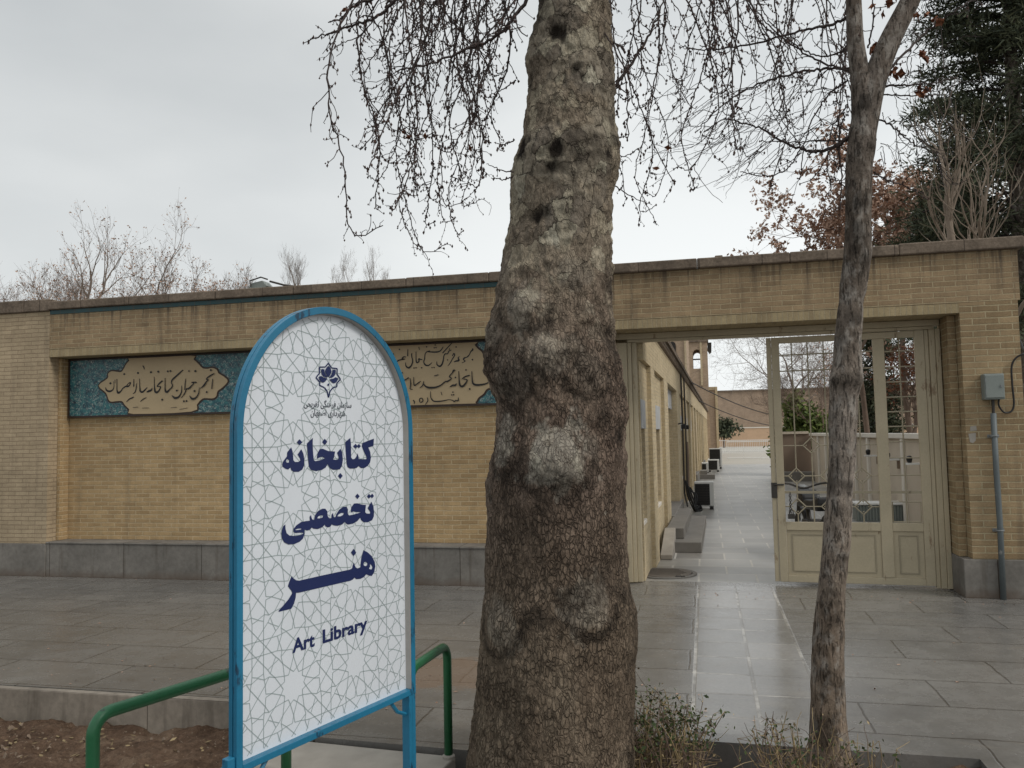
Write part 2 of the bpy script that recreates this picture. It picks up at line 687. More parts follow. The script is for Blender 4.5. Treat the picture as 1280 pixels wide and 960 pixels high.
M_['plinth'] = stone_mat('plinth_stone', (0.20, 0.185, 0.165), (0.165, 0.155, 0.14), (0.07, 0.06, 0.05), 1.05, grime=0.6)
M_['kerb'] = stone_mat('kerb_stone', (0.30, 0.26, 0.215), (0.26, 0.225, 0.185), (0.08, 0.06, 0.05), 40.0, amt=0.6)
M_['step'] = flat_mat('step_stone', (0.175, 0.165, 0.15), 0.75, 0.2, 9)
M_['slab'] = flat_mat('concrete_slab', (0.31, 0.285, 0.25), 0.9, 0.22, 7, bump=0.4)


def paving_mat(name, gate=False):
    """worn grey stone flags; gate=True adds the narrow columns of small flags that lead through the gate"""
    t = NT(name)
    p = t.pos()
    xyz = t.sep(p)
    # broad flags of the forecourt
    b = t.n('ShaderNodeTexBrick', offset=0.5)
    dn = t.n('ShaderNodeTexNoise')
    t.l(p, dn.inputs['Vector'])
    dn.inputs['Scale'].default_value = 2.4
    dn.inputs['Detail'].default_value = 6
    dsc = t.n('ShaderNodeVectorMath', operation='SCALE')
    dsc.inputs['Scale'].default_value = 0.05
    t.l(dn.outputs['Color'], dsc.inputs[0])
    dad = t.n('ShaderNodeVectorMath', operation='ADD')
    t.l(t.pos(loc=(0.13, 0.2, 0)), dad.inputs[0])
    t.l(dsc.outputs[0], dad.inputs[1])
    t.l(dad.outputs[0], b.inputs['Vector'])
    b.inputs['Scale'].default_value = 1.0
    b.inputs['Brick Width'].default_value = 0.98
    b.inputs['Row Height'].default_value = 0.52
    b.inputs['Mortar Size'].default_value = 0.009
    b.inputs['Mortar Smooth'].default_value = 0.5
    b.inputs['Color1'].default_value = (0.172, 0.164, 0.152, 1)
    b.inputs['Color2'].default_value = (0.15, 0.144, 0.135, 1)
    b.inputs['Mortar'].default_value = (0.075, 0.068, 0.06, 1)
    # small flags of the path
    b2 = t.n('ShaderNodeTexBrick', offset=0.0)
    t.l(t.pos(loc=(0.12, 0.34, 0)), b2.inputs['Vector'])
    b2.inputs['Scale'].default_value = 1.0
    b2.inputs['Brick Width'].default_value = 0.367
    b2.inputs['Row Height'].default_value = 0.425
    b2.inputs['Mortar Size'].default_value = 0.013
    b2.inputs['Mortar Smooth'].default_value = 0.4
    b2.inputs['Color1'].default_value = (0.215, 0.206, 0.193, 1)
    b2.inputs['Color2'].default_value = (0.165, 0.158, 0.147, 1)
    b2.inputs['Mortar'].default_value = (0.50, 0.475, 0.43, 1)
    x, y = xyz[0], xyz[1]
    wob = t.math('MULTIPLY', t.math('SUBTRACT', t.noise(p, 1.1, 3), 0.5), 0.02)
    inx = t.math('MULTIPLY', t.math('GREATER_THAN', t.math('ADD', x, wob), -0.135), t.math('LESS_THAN', t.math('ADD', x, wob), 0.628))
    iny = t.math('MULTIPLY', t.math('GREATER_THAN', y, -4.0), t.math('LESS_THAN', y, 0.34))
    ins = t.math('MULTIPLY', inx, iny)
    if gate:
        ins = t.math('MULTIPLY', inx, t.math('GREATER_THAN', y, -50.0))
    worn = t.ramp(t.noise(p, 2.3, 4, 0.7), [(0.46, 0.0), (0.66, 0.9)])
    b2c = t.mix(t.math('MULTIPLY', b2.outputs['Fac'], t.math('SUBTRACT', 1.0, worn)), b2.outputs['Color'], (0.165, 0.157, 0.145))
    col = t.mix(ins, b.outputs['Color'], b2c)
    fac = t.n('ShaderNodeMixRGB')
    t.put(fac.inputs['Fac'], ins)
    t.l(b.outputs['Fac'], fac.inputs['Color1'])
    t.l(b2.outputs['Fac'], fac.inputs['Color2'])
    n1 = t.noise(p, 0.9, 5, 0.6)
    n2 = t.noise(p, 5.0, 6, 0.7)
    n3 = t.noise(p, 45.0, 4, 0.7)
    n4 = t.noise(t.pos(scale=(1, 2.6, 1)), 2.2, 5, 0.6, 1.0)
    col = t.mix(1.0, col, t.ramp(n1, [(0.3, 0.80), (0.7, 1.2)]), 'MULTIPLY')
    col = t.mix(1.0, col, t.ramp(n2, [(0.3, 0.84), (0.7, 1.16)]), 'MULTIPLY')
    col = t.mix(1.0, col, t.ramp(n3, [(0.3, 0.88), (0.7, 1.1)]), 'MULTIPLY')
    # dusty, earth-stained patches
    col = t.mix(t.math('MULTIPLY', t.ramp(n4, [(0.56, 0), (0.74, 1)]), 0.35), col, (0.225, 0.20, 0.168))
    dx = t.math('DIVIDE', t.math('ADD', x, 1.75), 0.75)
    dy = t.math('DIVIDE', t.math('ADD', y, 3.15), 0.42)
    rr = t.math('SQRT', t.math('ADD', t.math('MULTIPLY', dx, dx), t.math('MULTIPLY', dy, dy)))
    patch = t.ramp(t.math('ADD', rr, t.math('MULTIPLY', t.math('SUBTRACT', n2, 0.5), 1.3)), [(0.75, 1.0), (1.15, 0.0)])
    col = t.mix(t.math('MULTIPLY', patch, 0.62), col, (0.20, 0.135, 0.095))
    # pale scuffs and droppings
    sc = t.ramp(t.noise(t.pos(scale=(2.5, 6, 1)), 3.1, 4, 0.75), [(0.74, 0), (0.80, 1)])
    col = t.mix(t.math('MULTIPLY', sc, 0.4), col, (0.5, 0.48, 0.45))
    rough = t.ramp(t.math('ADD', t.math('MULTIPLY', n2, 0.6), t.math('MULTIPLY', n1, 0.4)), [(0.3, 0.17), (0.7, 0.36)])
    # the trodden path is polished
    rough = t.mix(t.math('MULTIPLY', ins, 0.9), rough, t.mix(b2.outputs['Fac'], t.ramp(n2, [(0.3, 0.13), (0.7, 0.27)]), (0.24, 0.24, 0.24)))
    h = t.math('ADD', t.math('MULTIPLY', fac.outputs['Color'], -0.8), t.math('ADD', t.math('MULTIPLY', n3, 0.2), t.math('MULTIPLY', n2, 0.35)))
    return t.done(col, rough, t.bump(h, 0.25, 0.006), spec=0.5)


M_['paving'] = paving_mat('worn_stone_paving')


def alley_mat():
    t = NT('alley_paving')
    p = t.pos()
    b = t.n('ShaderNodeTexBrick', offset=0.5)
    t.l(t.pos(loc=(0.12, 0.0, 0)), b.inputs['Vector'])
    b.inputs['Scale'].default_value = 1.0
    b.inputs['Brick Width'].default_value = 0.62
    b.inputs['Row Height'].default_value = 0.55
    b.inputs['Mortar Size'].default_value = 0.012
    b.inputs['Color1'].default_value = (0.30, 0.29, 0.27, 1)
    b.inputs['Color2'].default_value = (0.22, 0.21, 0.195, 1)
    b.inputs['Mortar'].default_value = (0.50, 0.48, 0.44, 1)
    n1 = t.noise(p, 0.7, 5, 0.6)
    n2 = t.noise(p, 6, 6, 0.7)
    n3 = t.noise(p, 40, 4, 0.7)
    c = t.mix(1.0, b.outputs['Color'], t.ramp(n1, [(0.3, 0.8), (0.7, 1.2)]), 'MULTIPLY')
    c = t.mix(1.0, c, t.ramp(n2, [(0.3, 0.85), (0.7, 1.15)]), 'MULTIPLY')
    rough = t.mix(b.outputs['Fac'], t.ramp(n2, [(0.3, 0.30), (0.7, 0.44)]), (0.65, 0.65, 0.65))
    h = t.math('ADD', t.math('MULTIPLY', b.outputs['Fac'], -0.7), t.math('ADD', t.math('MULTIPLY', n3, 0.12), t.math('MULTIPLY', n2, 0.25)))
    return t.done(c, rough, t.bump(h, 0.25, 0.006), spec=0.5)


M_['alley'] = alley_mat()
M_['plaza'] = flat_mat('pale_plaza_ground', (0.42, 0.395, 0.35), 0.75, 0.1, 0.6, bump=0.0)


def soil_mat():
    t = NT('red_brown_soil')
    p = t.pos()
    n = t.noise(p, 3, 8, 0.7)
    n2 = t.noise(p, 30, 8, 0.75)
    v = t.voro(p, 26)
    c = t.ramp(n, [(0.3, (0.07, 0.044, 0.03)), (0.52, (0.135, 0.088, 0.06)), (0.72, (0.23, 0.165, 0.115))])
    c = t.mix(1.0, c, t.ramp(n2, [(0.3, 0.55), (0.7, 1.35)]), 'MULTIPLY')
    c = t.mix(t.ramp(t.noise(p, 55, 2, 0.5), [(0.66, 0), (0.72, 0.7)]), c, (0.30, 0.24, 0.18))
    return t.done(c, 1.0, t.bump(t.math('ADD', n2, v), 0.9, 0.02), spec=0.1)


M_['soil'] = soil_mat()
M_['pebble'] = flat_mat('brown_pebble', (0.20, 0.15, 0.11), 0.95, 0.3, 25)
M_['ground'] = flat_mat('bare_ground', (0.20, 0.17, 0.135), 1.0, 0.2, 1.5)
M_['asphalt'] = flat_mat('asphalt', (0.055, 0.055, 0.057), 0.85, 0.25, 30, bump=0.4)


def bark_mat(name, tones, crack=56, zs=0.46, fiss=False):
    t = NT(name)
    tc = t.n('ShaderNodeTexCoord')
    mp = t.n('ShaderNodeMapping')
    mp.inputs['Scale'].default_value = (1, 1, zs)
    t.l(tc.outputs['Object'], mp.inputs['Vector'])
    p = mp.outputs[0]
    o = tc.outputs['Object']
    dn = t.n('ShaderNodeTexNoise')
    t.l(p, dn.inputs['Vector'])
    dn.inputs['Scale'].default_value = 20
    dn.inputs['Detail'].default_value = 4
    dn.inputs['Roughness'].default_value = 0.65
    s1 = t.n('ShaderNodeVectorMath', operation='SCALE')
    s1.inputs['Scale'].default_value = 0.024
    t.l(dn.outputs['Color'], s1.inputs[0])
    ad = t.n('ShaderNodeVectorMath', operation='ADD')
    t.l(p, ad.inputs[0])
    t.l(s1.outputs[0], ad.inputs[1])
    q = ad.outputs[0]
    n1 = t.noise(p, 4.5, 6, 0.65)
    n2 = t.noise(p, 30, 8, 0.78)
    n3 = t.noise(o, 120, 4, 0.7)
    pale, dark, flake = t.attr('pale'), t.attr('dark'), t.attr('flake')
    e = t.voro(q, crack, 'DISTANCE_TO_EDGE')
    e2 = t.voro(q, crack * 0.36, 'DISTANCE_TO_EDGE')
    cell = t.n('ShaderNodeTexVoronoi')
    t.l(q, cell.inputs['Vector'])
    cell.inputs['Scale'].default_value = crack
    cr = t.n('ShaderNodeSeparateColor')
    t.l(cell.outputs['Color'], cr.inputs[0])
    c = t.ramp(n1, [(0.3, tones[0]), (0.5, tones[1]), (0.7, tones[2])])
    if not fiss:
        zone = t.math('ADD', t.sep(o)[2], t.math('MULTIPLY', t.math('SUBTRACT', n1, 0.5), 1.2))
        c = t.mix(1.0, c, t.ramp(t.math('MULTIPLY', zone, 0.25), [(0.24, (0.86, 0.81, 0.745)), (0.42, (0.84, 0.755, 0.745)), (0.60, (1.12, 1.04, 0.99)), (0.76, (1.75, 1.72, 1.58))]), 'MULTIPLY')  # bark tone by height; shadows of the mid trunk are painted in too
    c = t.mix(1.0, c, t.ramp(cr.outputs[0], [(0, 0.84), (1, 1.16)]), 'MULTIPLY')
    c = t.mix(1.0, c, t.ramp(n2, [(0.32, 0.66), (0.5, 1.0), (0.67, 1.36)]), 'MULTIPLY')
    c = t.mix(1.0, c, t.ramp(n3, [(0.3, 0.72), (0.7, 1.28)]), 'MULTIPLY')
    pf = t.math('MULTIPLY', pale, t.ramp(n2, [(0.36, 0.15), (0.52, 1.2)]), True)
    c = t.mix(pf, c, t.mix(1.0, tones[3], t.ramp(n3, [(0.3, 0.7), (0.7, 1.2)]), 'MULTIPLY'))
    if fiss:
        # long broken vertical fissures of a slim trunk
        f1 = t.noise(t.mapped(o, (1, 1, 0.16)), 85, 6, 0.7, 0.5)
        f2 = t.noise(t.mapped(o, (1, 1, 0.45)), 34, 6, 0.72, 0.4)
        k = t.math('MAXIMUM', t.math('MULTIPLY', t.ramp(f1, [(0.36, 1.0), (0.45, 0.0)]), 0.75), t.math('MULTIPLY', t.ramp(f2, [(0.33, 1.0), (0.40, 0.0)]), 0.7))
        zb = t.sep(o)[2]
        c = t.mix(1.0, c, t.ramp(t.math('MULTIPLY', zb, 0.3), [(0.12, (0.98, 0.86, 0.74)), (0.45, (1.02, 0.97, 0.92)), (0.9, (0.60, 0.555, 0.52))]), 'MULTIPLY')  # brown foot is bark colour; the dark top is a backlit silhouette painted in
        pat = t.ramp(t.noise(t.mapped(o, (1, 1, 0.6)), 16, 5, 0.65), [(0.50, 0.0), (0.62, 0.8)])
        c = t.mix(pat, c, (0.34, 0.31, 0.275))
    else:
        lines = t.math('MULTIPLY', t.ramp(e, [(0.02, 1.0), (0.13, 0.0)]), t.ramp(n2, [(0.40, 1.0), (0.66, 0.55)]))
        lines2 = t.ramp(e2, [(0.0, 1.0), (0.06, 0.0)])
        k = t.math('MAXIMUM', lines, t.math('MULTIPLY', lines2, 0.8))
        k = t.math('MULTIPLY', k, t.ramp(n1, [(0.3, 1.0), (0.7, 0.7)]))
        k = t.math('MULTIPLY', k, t.ramp(t.noise(o, 5.5, 4, 0.7), [(0.36, 0.35), (0.56, 1.0)]))
        # ragged flakes higher up: plates of differing tone with torn dark edges
        s2 = t.n('ShaderNodeVectorMath', operation='SCALE')
        s2.inputs['Scale'].default_value = 0.085
        t.l(dn.outputs['Color'], s2.inputs[0])
        a2 = t.n('ShaderNodeVectorMath', operation='ADD')
        t.l(t.mapped(o, (1, 1, 0.9)), a2.inputs[0])
        t.l(s2.outputs[0], a2.inputs[1])
        ef = t.voro(a2.outputs[0], 11.5, 'DISTANCE_TO_EDGE')
        cf = t.n('ShaderNodeTexVoronoi')
        t.l(a2.outputs[0], cf.inputs['Vector'])
        cf.inputs['Scale'].default_value = 11.5
        cfs = t.n('ShaderNodeSeparateColor')
        t.l(cf.outputs['Color'], cfs.inputs[0])
        plate = t.ramp(cfs.outputs[0], [(0.0, (0.16, 0.134, 0.105)), (0.35, (0.26, 0.224, 0.172)), (0.72, (0.33, 0.295, 0.222)), (0.92, (0.47, 0.435, 0.34))], 'CONSTANT')
        plate = t.mix(1.0, plate, t.ramp(n2, [(0.3, 0.62), (0.7, 1.32)]), 'MULTIPLY')
        c = t.mix(t.math('MULTIPLY', flake, 0.85, True), c, plate)
        kf = t.math('MULTIPLY', t.ramp(ef, [(0.0, 1.0), (0.055, 0.0)]), t.ramp(t.noise(o, 9, 3), [(0.40, 0.2), (0.55, 1.0)]))
        k = t.math('ADD', t.math('MULTIPLY', k, t.math('SUBTRACT', 1.0, t.math('MULTIPLY', flake, 0.72))), t.math('MULTIPLY', kf, t.math('MULTIPLY', flake, 0.75)), True)
    c = t.mix(t.math('MULTIPLY', k, 0.74, True), c, tuple(x * 0.30 for x in tones[0]))
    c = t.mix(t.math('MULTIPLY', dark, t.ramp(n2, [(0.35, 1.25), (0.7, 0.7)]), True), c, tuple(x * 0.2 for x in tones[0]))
    h = t.math('ADD', t.math('MULTIPLY', k, -1.1), t.math('ADD', t.math('MULTIPLY', n2, 0.8), t.math('MULTIPLY', n3, 0.4)))
    return t.done(c, 0.95, t.bump(h, 1.0, 0.012), spec=0.15)


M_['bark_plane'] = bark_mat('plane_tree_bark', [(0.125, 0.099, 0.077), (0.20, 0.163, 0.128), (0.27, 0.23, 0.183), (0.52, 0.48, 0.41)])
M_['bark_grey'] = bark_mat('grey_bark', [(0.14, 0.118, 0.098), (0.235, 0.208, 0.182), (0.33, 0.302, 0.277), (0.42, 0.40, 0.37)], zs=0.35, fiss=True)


def leaf_mat(name, a, b, trans=0.0):
    t = NT(name)
    g = t.n('ShaderNodeNewGeometry')
    c = t.ramp(g.outputs['Random Per Island'], [(0, a), (1, b)])
    c = t.mix(1.0, c, t.ramp(t.noise(t.pos(), 0.9, 3), [(0.3, 0.75), (0.7, 1.25)]), 'MULTIPLY')
    return t.done(c, 0.7, spec=0.25)


M_['twig'] = flat_mat('dark_twig_bark', (0.05, 0.037, 0.034), 0.9, 0.25, 20, bump=0)
M_['twig_pale'] = flat_mat('pale_branch_bark', (0.22, 0.175, 0.135), 0.9, 0.25, 8, bump=0)
M_['twig_brown'] = flat_mat('brown_twig_bark', (0.17, 0.122, 0.093), 0.9, 0.25, 8, bump=0)
M_['twig_far'] = flat_mat('distant_twig_bark', (0.20, 0.165, 0.14), 0.9, 0.2, 3, bump=0)
M_['bud'] = leaf_mat('seed_bud', (0.045, 0.03, 0.028), (0.085, 0.05, 0.04))
M_['leaf_rust'] = leaf_mat('rusty_dead_leaf', (0.12, 0.042, 0.022), (0.24, 0.10, 0.05))
M_['leaf_tan'] = leaf_mat('tan_dead_leaf', (0.30, 0.18, 0.125), (0.48, 0.33, 0.25))
M_['needle'] = leaf_mat('dark_conifer_needles', (0.022, 0.032, 0.02), (0.10, 0.11, 0.062))
M_['leaf_green'] = leaf_mat('dark_green_leaf', (0.03, 0.05, 0.018), (0.075, 0.10, 0.035))
M_['leaf_bright'] = leaf_mat('bright_shrub_leaf', (0.07, 0.10, 0.03), (0.16, 0.20, 0.055))
M_['straw'] = leaf_mat('dry_straw_twig', (0.16, 0.115, 0.06), (0.34, 0.26, 0.14))


def paint_mat(name, col, chip, rough=0.45, amt=0.66, sc=9, stretch=(1, 1, 0.3)):
    t = NT(name)
    p = t.pos(scale=stretch)
    n = t.noise(p, sc, 7, 0.7)
    n2 = t.noise(t.pos(), 2.0, 4)
    c = t.mix(1.0, col, t.ramp(n2, [(0.3, 0.86), (0.7, 1.1)]), 'MULTIPLY')
    c = t.mix(1.0, c, t.ramp(t.noise(t.pos(), 60, 4, 0.6), [(0.3, 0.94), (0.7, 1.06)]), 'MULTIPLY')
    c = t.mix(t.ramp(n, [(amt, 0), (amt + 0.05, 0.85)]), c, chip)
    return t.done(c, rough, t.bump(t.noise(t.pos(), 35, 4), 0.12, 0.003), spec=0.5)


M_['cream'] = paint_mat('cream_gate_paint', (0.445, 0.38, 0.262), (0.20, 0.13, 0.075), 0.5, 0.615)
M_['cream_dark'] = paint_mat('cream_moulding_paint', (0.33, 0.285, 0.20), (0.12, 0.08, 0.05), 0.6, 0.62)
M_['blue'] = paint_mat('blue_frame_paint', (0.016, 0.165, 0.29), (0.012, 0.03, 0.06), 0.38, 0.585, 16)
M_['lipgrey'] = flat_mat('grey_panel_edge', (0.42, 0.40, 0.37), 0.6, 0.12, 12)
M_['green'] = paint_mat('green_rail_paint', (0.018, 0.125, 0.05), (0.008, 0.03, 0.018), 0.36, 0.60, 14)
M_['panel'] = flat_mat('white_printed_panel', (0.69, 0.73, 0.78), 0.35, 0.06, 2.6, bump=0, spec=0.5)
M_['pattern'] = flat_mat('grey_green_print', (0.36, 0.42, 0.43), 0.4, 0.05, 4, bump=0)
M_['ink'] = flat_mat('navy_print', (0.012, 0.022, 0.095), 0.4, 0.1, 6, bump=0)
M_['ink_grey'] = flat_mat('dark_grey_print', (0.07, 0.08, 0.10), 0.5, 0.1, 6, bump=0)
M_['black'] = flat_mat('black_glaze', (0.012, 0.010, 0.010), 0.4, 0.2, 8, bump=0)
M_['iron'] = flat_mat('dark_iron', (0.04, 0.035, 0.03), 0.6, 0.3, 30, spec=0.5)
M_['steel'] = flat_mat('grey_steel', (0.20, 0.21, 0.21), 0.5, 0.2, 30, spec=0.5)
M_['grey_paint'] = paint_mat('grey_box_paint', (0.20, 0.225, 0.21), (0.09, 0.08, 0.07), 0.5, 0.68, 10)
M_['conduit'] = paint_mat('grey_blue_conduit', (0.115, 0.135, 0.14), (0.30, 0.30, 0.28), 0.55, 0.64, 10, (1, 1, 0.8))
M_['white'] = flat_mat('white_enamel', (0.68, 0.68, 0.66), 0.5, 0.08, 6)
M_['dark'] = flat_mat('dark_opening', (0.025, 0.022, 0.02), 0.7, 0.2, 8)
M_['black_plastic'] = flat_mat('black_plastic', (0.015, 0.015, 0.016), 0.45, 0.2, 12)
M_['glass_panel'] = flat_mat('grey_stone_panel', (0.42, 0.43, 0.44), 0.6, 0.3, 5)
M_['creamwall'] = flat_mat('cream_render', (0.52, 0.45, 0.36), 0.9, 0.1, 2.5)
M_['whitewall'] = flat_mat('white_render', (0.68, 0.64, 0.57), 0.9, 0.06, 4)
M_['brownmetal'] = flat_mat('brown_render', (0.21, 0.155, 0.115), 0.7, 0.12, 2.5)
M_['cartouche'] = flat_mat('ochre_glazed_tile', (0.45, 0.345, 0.205), 0.4, 0.12, 3, bump=0.03)
M_['rimtile'] = flat_mat('dark_brown_glaze', (0.035, 0.02, 0.014), 0.4, 0.3, 9, bump=0)
M_['dome'] = flat_mat('iron_grate', (0.14, 0.12, 0.10), 0.7, 0.2, 18)


def arabesque():
    t = NT('turquoise_arabesque_tile')
    uv = t.uv()
    w = t.n('ShaderNodeTexNoise')
    t.l(uv, w.inputs['Vector'])
    w.inputs['Scale'].default_value = 12
    w.inputs['Detail'].default_value = 2
    s = t.n('ShaderNodeVectorMath', operation='SCALE')
    s.inputs['Scale'].default_value = 0.16
    t.l(w.outputs['Color'], s.inputs[0])
    a = t.n('ShaderNodeVectorMath', operation='ADD')
    t.l(uv, a.inputs[0])
    t.l(s.outputs[0], a.inputs[1])
    q = a.outputs[0]
    v1 = t.math('ABSOLUTE', t.math('SUBTRACT', t.noise(q, 15, 2, 0.5, 1.2), 0.5))
    v2 = t.math('ABSOLUTE', t.math('SUBTRACT', t.noise(t.mapped(q, (1, 1.3, 1)), 27, 2, 0.5, 0.6), 0.5))
    f = t.voro(q, 30)
    gate = t.noise(uv, 22, 3, 0.6)
    c = t.ramp(t.noise(uv, 16, 4), [(0.34, (0.006, 0.016, 0.035)), (0.48, (0.010, 0.07, 0.095)), (0.62, (0.02, 0.14, 0.15))])
    c = t.mix(t.math('MULTIPLY', t.ramp(v2, [(0.012, 1), (0.035, 0)]), 0.8), c, (0.05, 0.20, 0.21))
    c = t.mix(t.math('MULTIPLY', t.ramp(v1, [(0.012, 1), (0.034, 0)]), t.ramp(gate, [(0.42, 0), (0.55, 0.9)])), c, (0.36, 0.40, 0.37))
    c = t.mix(t.math('MULTIPLY', t.ramp(f, [(0.14, 1), (0.22, 0)]), t.ramp(gate, [(0.5, 0.8), (0.56, 0)])), c, (0.34, 0.36, 0.31))
    return t.done(c, 0.3, spec=0.5)


M_['arabesque'] = arabesque()
# ------------------------------------------------------------------ ground, road, pavement, kerb
def sheet(name, x0, x1, y0, y1, z, mat, th=None):
    b = MB()
    if th:
        b.box(x0, x1, y0, y1, z - th, z)
    else:
        b.quad((x0, y0, z), (x1, y0, z), (x1, y1, z), (x0, y1, z))
    return kind(b.build(name, mat), 'structure')


sheet('ground', -900, 900, -600, 1200, -0.32, M_['ground'])
sheet('road', -60, 60, -17, -6.6, -0.16, M_['asphalt'], 0.14)
pv = MB()
outline = [(-16, -3.905), (-2.36, -3.905), (-2.36, -4.42), (-1.24, -4.47), (-1.24, -4.12), (1.24, -4.135), (1.24, -6.4), (16, -6.4), (16, 0.55), (-16, 0.55)]
pv.prism(outline, 0.0, -0.28, 'xy')
kind(pv.build('pavement', M_['paving'], fixn=True), 'structure')
sheet('street_edge_pavement', -16, 1.24, -6.6, -5.75, -0.05, M_['paving'], 0.25)
kb = MB()
x = -16.0
rk = random.Random(4)
while x < -2.4:
    w = min(1.25, -2.37 - x)
    j = rk.uniform(-0.006, 0.006)
    kb.box(x, x + w - 0.004, -3.965 + j, -3.908, -0.30, 0.0 + rk.uniform(-0.004, 0.003))
    x += 1.25
kind(kb.build('kerb', M_['kerb'], bevel=0.008), 'structure')

# soil of the planting strip, lumpy
nx, ny = 420, 100
xs = np.linspace(-9, 1.24, nx)
ys = np.linspace(-5.78, -3.9, ny)
X, Y = np.meshgrid(xs, ys)
Z = -0.19 + 0.11 * np.clip((X - 0.55) / 0.5, 0, 1) + 0.035 * fbm(X * 1.7, Y * 1.7, X * 0, 3, 3) + 0.026 * fbm(X * 7, Y * 7, X * 0, 4, 8) + 0.010 * fbm(X * 30, Y * 30, X * 0, 3, 9)
so = MB()
so.v = np.stack([X.ravel(), Y.ravel(), Z.ravel()], 1).tolist()
idx = np.arange(nx * ny).reshape(ny, nx)
so.f = np.stack([idx[:-1, :-1], idx[:-1, 1:], idx[1:, 1:], idx[1:, :-1]], -1).reshape(-1, 4).tolist()
so.m = [0] * len(so.f)
kind(so.build('soil', M_['soil'], smooth=True, uv=False), 'structure')

sheet('alley_paving', -0.75, 3.9, 0.55, 34, -0.003, M_['alley'], 0.2)
sheet('plaza', -40, 60, 34, 150, -0.005, M_['plaza'], 0.2)
sheet('courtyard_ground', -60, -0.8, 0.55, 34, -0.02, M_['ground'], 0.2)
sheet('garden_ground', 3.9, 60, 0.55, 34, -0.02, M_['ground'], 0.2)

# concrete slab that bridges the strip to the street
bs = MB()
bs.prism([(-2.40, -6.4), (-1.46, -6.4), (-1.285, -4.52), (-2.2, -4.455)], -0.012, -0.14, 'xy')
tag(bs.build('bridge_slab', M_['slab'], bevel=0.012, fixn=True), 'worn concrete slab bridging the planting strip beneath the white sign', 'slab')

# ------------------------------------------------------------------ street wall with recessed panels and the gateway
wall = thing('brick_wall', 'long yellow brick wall with recessed bays, teal tile strip and gateway opening', 'wall', (-2.5, 0, 0))
XL, XR, JR = -7.93, 2.95, 2.42
ZS = 2.70
b = MB()
b.box(XL, XR, 0, 0.5, 2.80, 3.29)
b.box(XR - 0.02, XR, 0.5, 0.9, 0.36, 3.29)
b.build('upper_band', M_['brick_band'], wall)
b = MB()
b.box(XL, JR + 0.012, 0.002, 0.5, ZS, 2.798)
b.build('soldier_course', M_['brick_soldier'], wall, bevel=0.004)
b = MB()
b.box(XL, -0.94, 0.30, 0.5, 0.42, ZS - 0.002)
b.build('recessed_face', M_['brick_yellow'], wall)
b = MB()
b.box(XL, XL + 0.045, 0.15, 0.298, 0.42, ZS - 0.002)
b.build('corner_strip', M_['brick_yellow'], wall, bevel=0.004)
b = MB()
b.box(JR, XR - 0.022, 0.0, 0.5, 0.362, 2.798)
b.build('gate_pier', M_['brick_pier'], wall)
b = MB()
b.box(JR - 0.075, JR - 0.002, 0.15, 0.5, 0.362, ZS - 0.002)
b.build('jamb_strip', M_['brick_pier'], wall, bevel=0.004)
b = MB()
b.box(XL, -0.94, -0.004, 0.5, -0.02, 0.40)
b.box(XL, -0.94, -0.015, 0.30, 0.40, 0.42)
b.build('plinth', M_['plinth'], wall, bevel=0.006)
b = MB()
b.box(JR - 0.085, XR + 0.02, -0.015, 0.5, -0.02, 0.36)
b.build('plinth', M_['plinth'], wall, bevel=0.008)
b = MB()
b.box(XL + 0.01, -1.2, -0.010, 0.02, 3.236, 3.286)
b.build('tile_strip', M_['teal'], wall)
# coping, stone by stone, never quite straight
b = MB()
x = XL
rk = random.Random(11)
while x < XR + 0.04:
    w = rk.uniform(0.9, 1.5)
    w = min(w, XR + 0.05 - x)
    if w < 0.05:
        break
    dz = rk.uniform(-0.004, 0.004)
    dy = rk.uniform(-0.004, 0.004)
    up = 0.02 * max(0, (x - 0.5) / 2.4)
    b.box(x, x + w - 0.0015, -0.055 + dy, 0.55, 3.291, 3.392 + dz + up)
    x += w
b.build('coping', M_['coping'], wall, bevel=0.012)

lw = thing('brick_wall', 'paler brick wall section at the far left with taller coping', 'wall', (-12, 0, 0))
b = MB()
b.box(-16, XL - 0.002, 0.0, 0.5, 0.40, 3.28)
b.build('wall_face', M_['brick_left'], lw)
b = MB()
b.box(-16, XL - 0.002, -0.012, 0.5, -0.02, 0.398)
b.build('plinth', M_['plinth'], lw, bevel=0.006)
b = MB()
rk = random.Random(5)
x = -16.0
while x < XL - 0.02:
    w = min(rk.uniform(0.4, 0.5), XL + 0.02 - x)
    b.box(x, x + w - 0.003, -0.03, 0.55, 3.282, 3.43 + rk.uniform(-0.006, 0.006))
    x += w
b.build('coping', M_['coping'], lw, bevel=0.012)

# ------------------------------------------------------------------ gate
GY0, GY1 = 0.37, 0.47
gate = thing('metal_gate', 'cream painted metal gate with grille leaf closed on the right half', 'gate', (0.7, 0.42, 0))
b = MB()
for x0, x1, y0 in ((-0.932, -0.80, GY0), (-0.80, -0.755, GY0 + 0.02), (-0.755, -0.70, GY0 + 0.05)):
    b.box(x0, x1 - 0.002, y0, GY1, 0.01, 2.60)
for x0, x1, y0 in ((2.29, 2.335, GY0), (2.235, 2.29, GY0 + 0.02), (2.195, 2.235, GY0 + 0.045)):
    b.box(x0 + 0.002, x1, y0, GY1, 0.01, 2.60)
b.box(-0.932, 2.335, GY0, GY1, 2.635, 2.697)
b.box(-0.80, 2.29, GY0 + 0.03, GY1, 2.602, 2.633)
b.build('gate_frame', M_['cream'], gate, bevel=0.004)

hx, hy, fx, fy = 2.19, 0.43, 0.70, 0.51
LE = Vector((fx - hx, fy - hy, 0)).normalized()
LN = Vector((-LE.y, LE.x, 0))
if LN.y > 0:
    LN = -LN          # towards the street


def leaf(s, t, z):
    q = Vector((hx, hy, 0)) + LE * s + LN * t
    return (q.x, q.y, z)


